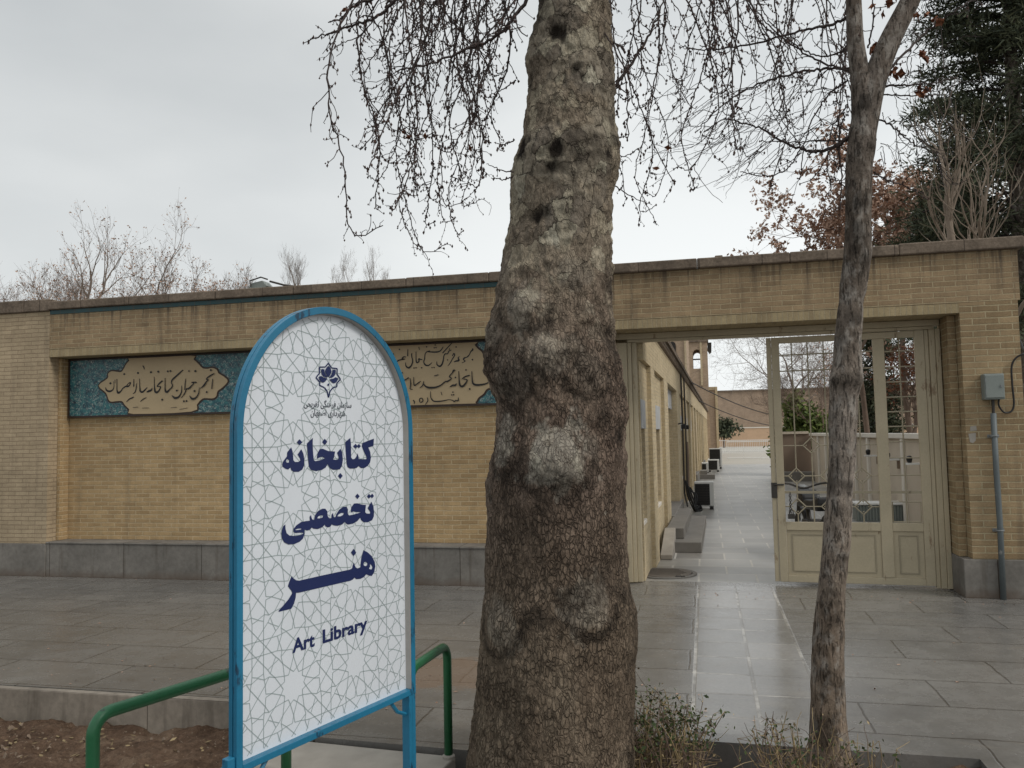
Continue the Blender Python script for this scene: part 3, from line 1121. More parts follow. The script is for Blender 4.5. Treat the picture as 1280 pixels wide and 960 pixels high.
LW = 1.50
b = MB(leaf)
b.box(1.395, 1.475, -0.02, 0.02, 0.03, 2.595)
b.box(1.477, 1.525, -0.035, 0.012, 0.03, 2.595)
b.box(0.37, 0.48, -0.018, 0.022, 0.10, 2.53)
b.box(-0.005, 0.085, -0.02, 0.02, 0.03, 2.595)
b.box(0.085, 1.395, -0.02, 0.018, 2.531, 2.595)
b.box(0.085, 1.395, -0.02, 0.018, 0.03, 0.098)
b.box(0.085, 0.37, -0.018, 0.018, 0.565, 0.65)
b.box(0.48, 1.395, -0.018, 0.018, 0.565, 0.65)
gl = b.build('gate_leaf', M_['cream'], gate, bevel=0.004)
for s0, s1 in ((0.087, 0.368), (0.482, 1.393)):
    b = MB(leaf)
    b.box(s0, s1, -0.008, 0.0, 0.10, 0.563)
    p = b.build('lower_panel', M_['cream'], gl)
    b = MB(leaf)
    m = 0.05
    a0, a1, z0, z1 = s0 + m, s1 - m, 0.10 + m * 0.8, 0.563 - m * 0.7
    w = 0.012
    for q in ((a0, a1, z0, z0 + w), (a0, a1, z1 - w, z1), (a0, a0 + w, z0 + w, z1 - w), (a1 - w, a1, z0 + w, z1 - w)):
        b.box(q[0], q[1], 0.001, 0.009, q[2], q[3])
    b.build('panel_moulding', M_['cream_dark'], gl, bevel=0.002)
# left grille
b = MB(leaf)
r = 0.0075
xs_ = [0.635, 0.795, 0.955, 1.113, 1.272]


def bar(s0, z0, s1, z1, r=0.0075, t=0.0):
    b.tube([(s0, t, z0), (s1, t, z1)], r, 6)


dia = {1.272: (1.127, 0.81), 1.113: (1.445,), 0.955: (1.127, 0.81), 0.795: (1.445,), 0.635: (1.127, 0.81)}
D = 0.082
for s in xs_:
    z = 2.53
    for c in dia[s]:
        bar(s, z, s, c + D)
        bar(s, c + D, s - D, c)
        bar(s - D, c, s, c - D)
        bar(s, c - D, s + D, c)
        bar(s + D, c, s, c + D)
        for q in (-1, 1):
            b.blob((s + q * (D - 0.03), 0, c), 0.010)
            b.blob((s, 0, c + q * (D - 0.03)), 0.010)
        z = c - D
    bar(s, z, s, 0.65)
for z in (2.405, 2.235):
    bar(0.48, z, 1.395, z)
for zc, cs in ((1.127, (0.635, 0.955, 1.272)), (1.445, (0.795, 1.113)), (0.81, (0.635, 0.955, 1.272))):
    ed = [0.48]
    for c in cs:
        ed += [c - D, c + D]
    ed.append(1.395)
    for i in range(0, len(ed), 2):
        if ed[i + 1] - ed[i] > 0.01:
            bar(ed[i], zc, ed[i + 1], zc, 0.006)
b.box(0.481, 1.394, -0.01, 0.01, 0.945, 0.972)
b.build('grille', M_['cream_dark'], gl)
b = MB(leaf)
bar(0.228, 2.53, 0.228, 0.65)
for k, z in enumerate((2.395, 2.235, 2.08, 1.925, 1.775, 1.625, 1.47, 1.305, 1.13)):
    bar(0.086, z, 0.37, z, 0.0065)
    b.blob((0.228, 0, z), 0.013)
b.box(0.086, 0.369, -0.009, 0.009, 0.945, 0.972)
for z in (0.66, 0.86):
    bar(0.10, z, 0.36, z, 0.006)
for k in range(2):
    bar(0.10 + 0.26 * k, 0.655, 0.10 + 0.26 * k, 0.865, 0.006)
b.build('grille', M_['cream_dark'], gl)
b = MB(leaf)
b.box(1.47, 1.53, -0.02, 0.026, 0.90, 1.06)
b.tube([(1.40, 0.03, 1.04), (1.50, 0.03, 1.04)], 0.009, 8)
b.build('latch', M_['iron'], gl, bevel=0.003)
# chain and padlock hanging from the stile
pl = thing('padlock', 'padlock on a dark iron chain hanging from the cream gate leaf', 'padlock', leaf(1.36, 0.03, 0.68))
b = MB(leaf)
z = 0.96
for k in range(11):
    c = catmull([(1.345, 0.03, z), (1.345 + (0.011 if k % 2 else 0.004), 0.03 + (0.0 if k % 2 else 0.011), z - 0.014), (1.345, 0.03, z - 0.028), (1.345 - (0.011 if k % 2 else 0.004), 0.03 - (0.0 if k % 2 else 0.011), z - 0.014), (1.345, 0.03, z)], 3)
    b.tube(c, 0.0042, 5, caps=False)
    z -= 0.0225
b.build('chain', M_['iron'], pl)
b = MB(leaf)
b.box(1.305, 1.375, 0.02, 0.048, 0.685, 0.735)
b.tube(catmull([(1.322, 0.034, 0.735), (1.322, 0.034, 0.765), (1.34, 0.034, 0.78), (1.358, 0.034, 0.765), (1.358, 0.034, 0.735)], 4), 0.006, 6)
b.build('lock_body', M_['iron'], pl, bevel=0.006)

# ------------------------------------------------------------------ tile name panels in the recess


def strokes(b, mapf, data, y, jitter=0.00025, sub=5):
    """calligraphic strokes: each a list of (px, py, pen width); dots are single points"""
    d = y
    for st in data:
        d -= jitter
        if len(st) == 1:
            x, yy, w = st[0]
            q = [(x - w, yy), (x, yy + w), (x + w, yy), (x, yy - w)]
            P = [mapf(*c) for c in q]
            b.add([(p[0], d, p[1]) for p in P], [(0, 1, 2, 3)])
            continue
        C = catmull(st, sub)
        L, R = [], []
        for i, c in enumerate(C):
            a, e = C[max(i - 1, 0)], C[min(i + 1, len(C) - 1)]
            t = np.array([e[0] - a[0], e[1] - a[1]])
            n = np.linalg.norm(t)
            t = t / n if n > 1e-6 else np.array([1.0, 0])
            w = max(c[2], 2.0) * 0.5
            L.append(mapf(c[0] - t[1] * w, c[1] + t[0] * w))
            R.append(mapf(c[0] + t[1] * w, c[1] - t[0] * w))
        vs = []
        for l, r_ in zip(L, R):
            vs += [(l[0], d, l[1]), (r_[0], d, r_[1])]
        b.add(vs, [(2 * i, 2 * i + 1, 2 * i + 3, 2 * i + 2) for i in range(len(C) - 1)])


def tile_panel(label, x0, x1, z0, z1, cart, text, mapf):
    yb, yf = 0.298, 0.252
    t = thing('tile_sign', label, 'tile sign', ((x0 + x1) / 2, yf, z0))
    b = MB()
    b.box(x0, x1, yf, yb, z0, z1)
    b.build('tile_border', M_['arabesque'], t)
    b = MB()
    w = 0.022
    b.box(x0, x1, yf - 0.006, yf, z0, z0 + w)
    b.box(x0, x1, yf - 0.006, yf, z1 - w, z1)
    b.box(x0, x0 + w, yf - 0.006, yf, z0 + w, z1 - w)
    b.box(x1 - w, x1, yf - 0.006, yf, z0 + w, z1 - w)
    b.build('edge_tile', M_['rimtile'], t)
    sm = []
    for i in range(len(cart)):
        q0, q1, q2, q3 = (np.array(cart[(i + k) % len(cart)]) for k in (-1, 0, 1, 2))
        for tt in (0.0, 0.33, 0.66):
            sm.append(tuple(0.5 * (2 * q1 + (q2 - q0) * tt + (2 * q0 - 5 * q1 + 4 * q2 - q3) * tt ** 2 + (3 * q1 - q0 - 3 * q2 + q3) * tt ** 3)))
    cart = sm
    c = np.array(cart)
    cm = c.mean(0)
    out = []
    n = len(cart)
    for i in range(n):
        e = c[(i + 1) % n] - c[i - 1]
        nn = np.array([e[1], -e[0]])
        nn /= np.linalg.norm(nn) + 1e-9
        if nn @ (c[i] - cm) < 0:
            nn = -nn
        q = c[i] + nn * 0.022
        q[1] = min(max(q[1], z0 + w), z1 - w)
        out.append(tuple(q))
    b = MB()
    b.prism(out, yf - 0.003, yf, 'xz')
    b.build('cartouche_rim', M_['rimtile'], t)
    b = MB()
    b.prism([(p[0], min(max(p[1], z0 + 0.024), z1 - 0.024)) for p in cart], yf - 0.007, yf - 0.002, 'xz')
    b.build('cartouche', M_['cartouche'], t)
    b = MB()
    strokes(b, mapf, text, yf - 0.0085)
    b.build('lettering', M_['black'], t, uv=False)
    return t


YP = 0.245


def m1(x, y):
    p = V.wall(120 + x / 12.0, 440 + y / 12.0, YP)
    return (p[0], p[2])


cart1_px = [(123.3, 482), (134.6, 473), (135.2, 467.5), (139, 464.2), (145, 464.6), (151.5, 465), (155, 460.5), (157.5, 455.8), (161.7, 450.8), (166.7, 446.3),
            (238, 444), (241.7, 449), (248, 455), (253, 460.2), (259, 461), (265, 460), (270.8, 462.3), (273, 466.7), (280, 471), (284.5, 476.7),
            (277.5, 484.5), (271.7, 489), (270, 495.5), (265, 498), (255, 497.6), (250, 500.8), (245.8, 506), (239, 514.5),
            (166.7, 517.5), (161.7, 511.7), (155.8, 505.8), (152.5, 501.4), (145, 501.4), (139, 502), (135.8, 499.6), (132.5, 491)]
cart1 = [(lambda p: (p[0], p[2]))(V.wall(x, y, YP)) for x, y in cart1_px]
T1 = [
    # isfahan
    [(264, 440, 7), (272, 500, 10), (258, 560, 16), (210, 590, 30), (160, 575, 26), (146, 530, 9)], [(218, 470, 21)],
    [(286, 415, 10), (288, 470, 10)],
    [(315, 405, 12), (316, 500, 13), (318, 575, 18), (335, 612, 34), (372, 590, 22), (405, 545, 16), (430, 530, 20)],
    [(405, 545, 14), (440, 520, 20), (480, 515, 26), (503, 500, 16), (518, 460, 20), (490, 470, 10), (462, 505, 14)], [(425, 332, 19)],
    [(570, 405, 10), (568, 520, 18)],
    # saz
    [(632, 312, 1), (632, 330, 1)], [(632, 315, 20)], [(612, 470, 8), (602, 560, 15), (585, 605, 14), (556, 625, 8)],
    [(655, 400, 9), (660, 520, 13), (668, 585, 26), (700, 600, 26), (740, 565, 20), (772, 530, 10)],
    [(460, 748, 10), (505, 705, 16), (540, 690, 20), (572, 672, 9)], [(668, 742, 10), (715, 705, 15), (760, 684, 9)],
    [(704, 205, 14), (722, 232, 16), (728, 262, 10)],
    # ketabkhane
    [(762, 602, 15), (800, 585, 30), (832, 570, 26), (846, 540, 9)],
    [(876, 375, 8), (880, 500, 13), (888, 585, 26), (915, 605, 30), (950, 575, 20), (970, 520, 16), (920, 520, 10)],
    [(915, 518, 12), (955, 470, 20), (1003, 432, 20)], [(828, 303, 20)], [(938, 296, 20)], [(998, 715, 19)],
    [(1040, 390, 9), (1040, 520, 13), (1046, 580, 26), (1070, 600, 30), (1110, 560, 18), (1135, 540, 20), (1152, 500, 16), (1135, 460, 14), (1150, 415, 22), (1215, 355, 22), (1310, 268, 14)],
    [(1082, 290, 18)], [(1122, 286, 18)],
    # khayyeran
    [(1288, 505, 8), (1286, 600, 16), (1245, 672, 24), (1190, 690, 32), (1142, 650, 9)], [(1218, 578, 19)],
    [(1350, 400, 9), (1342, 480, 13), (1336, 572, 14)],
    [(1362, 545, 14), (1345, 600, 16), (1315, 650, 13), (1280, 690, 8)],
    [(1362, 550, 14), (1400, 545, 24), (1440, 505, 18), (1470, 470, 14), (1440, 455, 12), (1500, 455, 20), (1508, 470, 8)],
    [(1495, 288, 20)], [(1400, 286, 15)], [(1325, 738, 18)], [(1365, 736, 18)],
    # anjoman
    [(1556, 530, 8), (1545, 620, 16), (1505, 685, 24), (1450, 702, 32), (1408, 655, 9)], [(1484, 585, 19)],
    [(1568, 545, 10), (1600, 525, 16), (1630, 495, 28), (1655, 455, 18), (1690, 415, 18), (1658, 408, 12), (1700, 368, 20), (1782, 322, 14)],
    [(1668, 600, 19)], [(1730, 272, 19)],
    [(1758, 400, 9), (1750, 480, 14), (1744, 552, 16)],
    [(560, 832, 7), (640, 826, 9)], [(700, 842, 7), (800, 838, 8)], [(1130, 838, 7), (1220, 828, 8)], [(1260, 862, 7), (1380, 840, 8)],
]
tile_panel('tile name panel with one line of calligraphy, left of the white sign', -7.865, -5.18, 1.945, 2.692, cart1, T1, m1)


def m2(x, y):
    p = V.wall(485 + x / 9.6, 415 + y / 9.6, YP)
    return (p[0], p[2])


half = [(588.7, 426.3), (593, 431), (597, 435.8), (601.5, 439.5), (604, 444), (606, 449), (612, 452), (618, 449.5), (624, 451), (627, 457), (633, 461), (641, 467.5),
        (634, 474), (628, 478), (625, 484), (619, 486.5), (612.7, 484.8), (607.5, 487), (604.4, 492), (598, 497), (594, 503), (587, 506.4)]
cart2 = [(lambda p: (p[0], p[2]))(V.wall(x, y, YP)) for x, y in half]
xm = (V.wall(491, 431, YP)[0] + V.wall(588.7, 427, YP)[0]) / 2
cart2 = cart2 + [(2 * xm - x, z) for x, z in reversed(cart2)]
T2 = [
    # first line
    [(1016, 196, 14), (1016, 215, 20), (995, 235, 14), (978, 270, 12), (960, 292, 16), (940, 305, 12), (918, 312, 20), (905, 330, 14), (926, 350, 12), (886, 372, 7)], [(1014, 332, 13)],
    [(862, 296, 8), (842, 306, 12), (850, 340, 22), (815, 350, 18), (790, 362, 8)],
    [(772, 290, 10), (790, 258, 14), (800, 280, 14), (770, 330, 12), (745, 375, 11), (718, 408, 6)], [(818, 180, 11)],
    [(762, 215, 10), (730, 232, 13), (716, 262, 12), (690, 262, 14), (672, 285, 12), (665, 330, 15), (650, 385, 18), (622, 412, 20), (590, 392, 14), (586, 352, 6)],
    [(768, 132, 10), (700, 205, 13), (655, 255, 12)], [(738, 205, 10)], [(716, 335, 10)],
    [(664, 178, 9), (630, 225, 14), (590, 240, 17), (530, 240, 16), (480, 235, 13), (505, 225, 8), (470, 238, 12), (447, 262, 10), (440, 320, 12), (430, 360, 13), (450, 396, 18), (490, 400, 15), (530, 366, 6)],
    [(556, 190, 10)], [(578, 188, 10)], [(568, 156, 10)], [(465, 178, 11)], [(530, 428, 10)], [(555, 426, 10)],
    [(415, 330, 8), (395, 330, 14), (372, 322, 14), (372, 355, 14), (345, 366, 15), (338, 320, 10), (338, 235, 8)], [(405, 430, 11)],
    [(282, 262, 9), (288, 300, 12), (298, 350, 13), (282, 400, 15), (250, 430, 22), (218, 408, 14), (214, 365, 6)], [(314, 432, 10)], [(338, 430, 10)], [(288, 262, 8)],
    [(240, 208, 8), (238, 292, 12)], [(218, 300, 10), (188, 300, 14), (172, 325, 14), (205, 325, 10), (150, 335, 13), (122, 345, 16), (92, 378, 7)],
    [(68, 255, 8), (72, 342, 11)], [(140, 210, 11)], [(372, 180, 9), (380, 215, 8)],
    # second line
    [(1008, 470, 8), (1012, 560, 13), (1022, 615, 20), (1060, 635, 24), (1120, 632, 20), (1190, 615, 15), (1232, 575, 8)], [(1148, 460, 14)], [(982, 684, 14)],
    [(852, 470, 8), (856, 570, 13), (866, 640, 22), (900, 650, 24), (935, 615, 18), (950, 575, 14), (905, 565, 9)],
    [(888, 565, 9), (930, 535, 15), (984, 520, 14)], [(938, 455, 12)],
    [(744, 660, 8), (780, 640, 20), (812, 638, 20), (824, 615, 8)], [(812, 546, 12)],
    [(812, 462, 10), (790, 462, 22), (775, 490, 13), (740, 535, 14), (765, 556, 12), (722, 590, 18), (690, 596, 14), (640, 636, 15), (580, 662, 19), (500, 668, 24), (450, 650, 18), (428, 612, 9)],
    [(432, 590, 8), (420, 640, 13), (385, 672, 7)], [(556, 528, 9), (608, 514, 12)],
    [(398, 590, 8), (370, 610, 14), (345, 628, 14), (320, 640, 16), (312, 600, 10), (312, 540, 7)],
    [(268, 555, 8), (276, 620, 13), (268, 686, 11)], [(300, 690, 8), (268, 686, 10)],
    [(252, 548, 20), (225, 566, 13), (200, 578, 15), (170, 585, 9)], [(150, 492, 11)], [(174, 490, 11)],
    # third line
    [(848, 786, 9), (845, 825, 15), (815, 822, 13), (800, 835, 15), (775, 820, 12), (730, 812, 9), (690, 822, 12), (620, 832, 16), (560, 832, 15), (535, 815, 15), (516, 780, 10), (514, 712, 7)],
    [(770, 756, 11)], [(792, 754, 11)], [(782, 722, 11)], [(640, 718, 9), (652, 758, 8)],
    [(474, 785, 8), (482, 825, 13), (452, 872, 8)], [(388, 845, 12), (384, 805, 12), (412, 796, 13), (424, 828, 13), (394, 848, 12)],
    [(306, 818, 14), (322, 838, 15), (318, 866, 8)], [(216, 738, 12), (240, 775, 16), (250, 852, 12)],
]
x1p = V.wall(641, 467, YP)[0] + 0.19
tile_panel('tile name panel with three lines of calligraphy between the white sign and the big trunk', 2 * xm - x1p, x1p, 1.955, 2.692, cart2, T2, m2)

# ------------------------------------------------------------------ fittings on the right pier
ub = thing('utility_box', 'small grey metal utility box on the brick gate pier', 'utility box', (2.655, 0, 1.855))
b = MB()
b.box(2.570, 2.742, -0.105, -0.001, 1.858, 2.10)
b.build('box_body', M_['grey_paint'], ub, bevel=0.008)
b = MB()
b.box(2.575, 2.737, -0.118, -0.107, 1.872, 2.088)
dd = b.build('box_door', M_['grey_paint'], ub, bevel=0.006)
for nm, bx in (('catch', (2.70, 2.715, -0.126, -0.119, 1.97, 1.995)), ('hinge', (2.573, 2.580, -0.124, -0.119, 1.90, 1.94)), ('hinge', (2.573, 2.580, -0.124, -0.119, 2.02, 2.06))):
    b = MB()
    b.box(*bx)
    b.build(nm, M_['steel'], dd)
cdt = thing('conduit_pipe', 'grey conduit pipe running down from the utility box to the pavement', 'pipe', (2.65, -0.04, 0))
b = MB()
b.tube(catmull([(2.652, -0.05, 1.855), (2.652, -0.05, 1.78), (2.650, -0.048, 1.72)], 4), 0.014, 8)
b.build('flexible_sleeve', M_['iron'], cdt)
b = MB()
b.tube([(2.650, -0.048, 1.73), (2.648, -0.046, 1.2), (2.652, -0.050, 0.7), (2.645, -0.05, 0.0)], 0.026, 12)
b.build('pipe', M_['conduit'], cdt, smooth=True)
for z in (1.50, 0.62):
    b = MB()
    b.box(2.60, 2.70, -0.006, -0.002, z, z + 0.03)
    b.tube([(2.615, -0.004, z + 0.015), (2.62, -0.06, z + 0.015), (2.65, -0.08, z + 0.015), (2.68, -0.06, z + 0.015), (2.685, -0.004, z + 0.015)], 0.006, 6)
    b.build('pipe_clip', M_['steel'], cdt)
b = MB()
cb = [(2.70, -0.06, 1.86), (2.70, -0.05, 1.80), (2.745, -0.04, 1.735), (2.81, -0.03, 1.745), (2.835, -0.03, 1.82), (2.83, -0.03, 2.0), (2.835, -0.03, 2.17), (2.88, -0.03, 2.25), (2.955, -0.02, 2.29), (3.02, 0.2, 2.35), (3.2, 0.9, 2.6)]
b.tube(catmull(cb, 5), 0.0085, 6)
tag(b.build('black_cable', M_['black_plastic'], None, smooth=True), 'black cable looping from the utility box round the wall corner', 'cable')
b = MB()
b.prism([(2.45, 1.46), (2.44, 1.54), (2.505, 1.548), (2.50, 1.475), (2.475, 1.45)], -0.003, -0.0005, 'xz')
b.prism([(2.455, 1.565), (2.515, 1.57), (2.51, 1.615), (2.46, 1.61)], -0.003, -0.0005, 'xz')
tag(b.build('paper_scrap', M_['slab'], None), 'torn pale paper scrap stuck on the brick gate pier', 'paper')

# floodlight lying on the coping
fl = thing('floodlight', 'small grey floodlight lying on the wall coping above the teal strip', 'floodlight', (-5.1, 0.15, 3.40))
b = MB()
b.prism([(-0.13, 0.0), (0.10, 0.0), (0.13, 0.03), (0.07, 0.095), (-0.085, 0.07)], -0.08, 0.08, 'xz')
for i, p in enumerate(b.v):
    b.v[i] = (p[0] - 5.1, p[1] + 0.15, p[2] + 3.405)
b.build('lamp_head', M_['grey_paint'], fl, bevel=0.01, fixn=True)
b = MB()
b.tube([(-5.17, 0.05, 3.43), (-5.185, 0.05, 3.50), (-5.04, 0.05, 3.535), (-5.01, 0.15, 3.525)], 0.009, 6)
b.tube([(-4.98, 0.15, 3.50), (-4.80, 0.15, 3.445), (-4.66, 0.15, 3.42)], 0.012, 6)
b.build('bracket', M_['iron'], fl)
b = MB()
b.box(0.16, 0.24, 0.05, 0.14, 3.395, 3.43)
tag(b.build('loose_brick', M_['coping'], None, bevel=0.01), 'loose brick lump lying on the wall coping right of the big trunk', 'brick')
# ------------------------------------------------------------------ building along the alley
AX, AS = -0.645, 0.018
ANG = math.atan(AS)


def al(y, x, z):
    """along the facade, out from it, up"""
    return (AX + x * math.cos(ANG) + y * math.sin(ANG), y * math.cos(ANG) - x * math.sin(ANG), z)


bld = thing('brick_building', 'long low yellow brick building lining the left side of the alley', 'building', al(20, -2, 0))
ZT, ZC = 2.42, 2.90
END = 46.0


def alb(y0, y1, x0, x1, z0, z1, bm):
    bm.box(y0, y1, x0, x1, z0, z1)


b = MB(al)
alb(0.52, END, -4.0, 0.0, ZT, ZC, b)
alb(0.52, END, -4.0, -0.22, -0.02, ZT - 0.002, b)
b.build('wall', M_['brick_alley'], bld, fixn=True)
b = MB(al)
alb(0.52, END, -0.05, 0.055, ZC + 0.002, ZC + 0.05, b)
y = 0.55
while y < 26:
    b.box(y, y + 0.07, 0.0, 0.05, ZC - 0.055, ZC)
    y += 0.16
alb(0.52, END, -4.0, 0.09, ZC + 0.052, ZC + 0.12, b)
b.build('cornice', M_['coping'], bld, fixn=True)
piers = [(1.45, 2.05), (3.85, 4.75), (7.55, 8.75)]
y = 11.3
while y < END:
    piers.append((y, y + 0.8))
    y += 2.9
for y0, y1 in piers:
    b = MB(al)
    alb(y0, y1, -0.218, 0.0, -0.02, ZT - 0.004, b)
    b.build('pier', M_['brick_alley'], bld, fixn=True)
bays = []
allp = [(0.40, 0.522)] + piers
for i in range(len(allp) - 1):
    bays.append((allp[i][1], allp[i + 1][0]))
doors = {2, 6, 10}
for i, (a, c) in enumerate(bays):
    m, wd = (a + c) / 2, (c - a)
    if i in doors:
        b = MB(al)
        b.box(a + 0.02, c - 0.02, -0.217, -0.10, 2.06, ZT - 0.01)
        b.build('stone_lintel', M_['glass_panel'], bld, bevel=0.006, fixn=True)
        b = MB(al)
        b.box(a + 0.10, c - 0.10, -0.217, -0.19, 0.30, 2.055)
        b.build('door', M_['brownmetal'], bld, fixn=True)
        b = MB(al)
        b.box(a - 0.05, c + 0.5, -0.21, 0.05, -0.02, 0.30)
        b.build('threshold', M_['step'], bld, bevel=0.01, fixn=True)
    else:
        h = 0.62
        w0, w1 = (m - 0.36, m + 0.36) if i else (0.56, 0.98)
        if i == 1:
            w0, w1 = 2.40, 3.35
        b = MB(al)
        b.box(a + 0.002, w0, -0.217, -0.05, 0.0, ZT - 0.006)
        b.box(w1, c - 0.002, -0.217, -0.05, 0.0, ZT - 0.006)
        b.box(w0, w1, -0.217, -0.05, 0.0, h - 0.03)
        b.box(w0, w1, -0.217, -0.05, 1.99, ZT - 0.006)
        b.build('infill', M_['brick_alley'], bld, fixn=True)
        b = MB(al)
        b.box(w0 - 0.02, w1 + 0.02, -0.20, -0.035, 1.66, 1.986)
        win = b.build('window_head', M_['glass_panel'], bld, bevel=0.006, fixn=True)
        b = MB(al)
        b.box(w0 + 0.002, w1 - 0.002, -0.216, -0.19, h + 0.02, 1.655)
        b.build('window', M_['brownmetal'], bld, fixn=True)
        b = MB(al)
        b.box(w0, w1, -0.19, -0.05, h - 0.03, h + 0.015)
        b.build('sill', M_['whitewall'], bld, bevel=0.005, fixn=True)
# wall lamps and downpipes on the facade
for y in (7.7, 9.3):
    t = thing('wall_lantern', 'small dark wall lantern on the alley facade, ' + ('beside the first door' if y < 8 else 'beyond the first door'), 'lantern', al(y, 0.0, 1.95))
    b = MB(al)
    b.tube([(y, 0.0, 1.78), (y, 0.10, 1.80)], 0.012, 6)
    b.build('bracket', M_['iron'], t)
    b = MB(al)
    b.box(y - 0.05, y + 0.05, 0.06, 0.15, 1.68, 1.77)
    b.build('lamp_head', M_['black_plastic'], t, bevel=0.01, fixn=True)
for k, (y, top, lab) in enumerate(((8.9, 2.9, 'thin dark cable dropping down the pier past the first door'), (10.4, 2.9, 'thin dark cable dropping down the next pier along the alley'), (10.9, 1.4, 'orange brown pipe bundle on the alley facade behind the air conditioner'))):
    b = MB(al)
    b.tube([(y, 0.03, top), (y + 0.03, 0.035, top * 0.6), (y - 0.03, 0.03, 0.35), (y - 0.4, 0.10, 0.12)], 0.018 if k < 2 else 0.035, 6)
    tag(b.build('wall_cable' if k < 2 else 'wall_pipe', M_['iron'] if k < 2 else M_['brownmetal']), lab, 'cable' if k < 2 else 'pipe')

# stone steps in front of the first door, and a kerb stone before them
st = thing('stone_steps', 'two grey stone steps at the first alley door', 'steps', al(5.0, 0.3, 0))
b = MB(al)
b.box(2.75, 6.4, 0.02, 0.50, 0.0, 0.14)
b.build('lower_step', M_['step'], st, bevel=0.008, fixn=True)
b = MB(al)
b.box(3.1, 6.2, 0.02, 0.26, 0.142, 0.285)
b.build('upper_step', M_['step'], st, bevel=0.008, fixn=True)
b = MB(al)
b.add([(2.1, 0.002, 0), (3.05, 0.002, 0), (3.05, 0.002, 0.30), (2.1, 0.002, 0.06), (2.1, 0.15, 0), (3.05, 0.15, 0), (3.05, 0.15, 0.30), (2.1, 0.15, 0.06)],
      [(0, 3, 2, 1), (4, 5, 6, 7), (0, 1, 5, 4), (1, 2, 6, 5), (2, 3, 7, 6), (3, 0, 4, 7)])
tag(b.build('sloping_kerb_stone', M_['slab'], None, bevel=0.008, fixn=True), 'sloping pale stone slab against the pier before the steps', 'kerb stone')
b = MB(al)
b.box(20.6, 21.9, 0.05, 0.55, 0.0, 0.15)
b.box(20.8, 21.8, 0.05, 0.3, 0.15, 0.28)
tag(b.build('far_step', M_['step'], None, fixn=True), 'low grey step further down the alley past the air conditioner', 'step')

# manhole cover beside the gate frame
mh = thing('manhole_cover', 'round rusty manhole cover in the paving inside the gate', 'manhole cover', (-0.50, 1.05, 0.0))
b = MB()
b.lathe([(0.30, 0.0), (0.30, 0.012), (0.285, 0.014)], (-0.50, 1.05, 0.001), 40)
for k in range(-3, 4):
    b.box(-0.50 - 0.24 + abs(k) * 0.03, -0.50 + 0.24 - abs(k) * 0.03, 1.05 + k * 0.07 - 0.008, 1.05 + k * 0.07 + 0.008, 0.0155, 0.020)
b.build('lid', M_['dome'], mh, fixn=True)
b = MB()
b.lathe([(0.36, 0.0), (0.36, 0.009), (0.31, 0.010), (0.31, 0.0)], (-0.50, 1.05, 0.0), 40)
b.build('rim', M_['step'], mh, fixn=True)
b = MB()
for k in range(5):
    b.blob((-0.36 + 0.02 * k, 0.78 + 0.012 * (k % 3), 0.015), 0.016, sz=0.8)
tag(b.build('dark_stone', M_['iron'], None), 'small dark stone lying in front of the manhole cover', 'stone')


# air conditioners
def ac_unit(label, y, x, w=0.36, d=0.30, h=0.56, group='air conditioner units along the alley'):
    base = al(y, x, 0)
    t = thing('air_conditioner', label, 'air conditioner', base, 0, group)
    b = MB()
    b.box(-w / 2, w / 2, 0.012, d, 0.06, h)
    b.v = [(p[0] + base[0], p[1] + base[1], p[2]) for p in b.v]
    b.build('casing', M_['white'], t, bevel=0.015)
    b = MB()
    b.box(-w / 2 + 0.015, w / 2 - 0.085, -0.004, 0.010, 0.09, h - 0.04)
    b.v = [(p[0] + base[0], p[1] + base[1], p[2]) for p in b.v]
    coil = b.build('coil_face', M_['black_plastic'], t)
    b = MB()
    for k in range(12):
        z = 0.11 + k * (h - 0.16) / 12
        b.box(-w / 2 + 0.02, w / 2 - 0.09, -0.010, -0.005, z, z + 0.008)
    b.v = [(p[0] + base[0], p[1] + base[1], p[2]) for p in b.v]
    b.build('coil_guard', M_['iron'], coil)
    for s in (-1, 1):
        b = MB()
        b.box(s * w * 0.36 - 0.04, s * w * 0.36 + 0.04, -0.02, d + 0.02, 0.0, 0.06)
        b.v = [(p[0] + base[0], p[1] + base[1], p[2]) for p in b.v]
        b.build('foot', M_['black_plastic'], t)
    return t


ac_unit('white air conditioner with black coil face, nearest in the alley', 9.15, 0.42, 0.40, 0.34, 0.57)
ac_unit('dark air conditioner far down the alley, the taller of the pair', 29.0, 0.55, 0.55, 0.4, 0.9)
ac_unit('pale air conditioner far down the alley, the shorter one in front', 26.0, 0.48, 0.45, 0.35, 0.5)
ac_unit('small air conditioner against the wall far down the alley', 24.5, 0.16, 0.26, 0.8, 0.42)
b = MB(al)
rk = random.Random(3)
for k in range(7):
    y0 = 8.95 + rk.uniform(-0.15, 0.25)
    pts = [(y0, 0.06 + 0.02 * k, 0.62 - 0.04 * k), (y0 - 0.1, 0.10 + 0.03 * k, 0.3), (y0 - 0.25, 0.16 + rk.uniform(0, 0.12), 0.03), (y0 - 0.1, 0.3 + rk.uniform(-0.1, 0.1), 0.02), (y0 + 0.1, 0.34, 0.1)]
    b.tube(catmull(pts, 4), 0.016, 5)
tag(b.build('hose_tangle', M_['black_plastic'], None, smooth=True), 'tangle of dark hoses beside the nearest air conditioner', 'hoses')

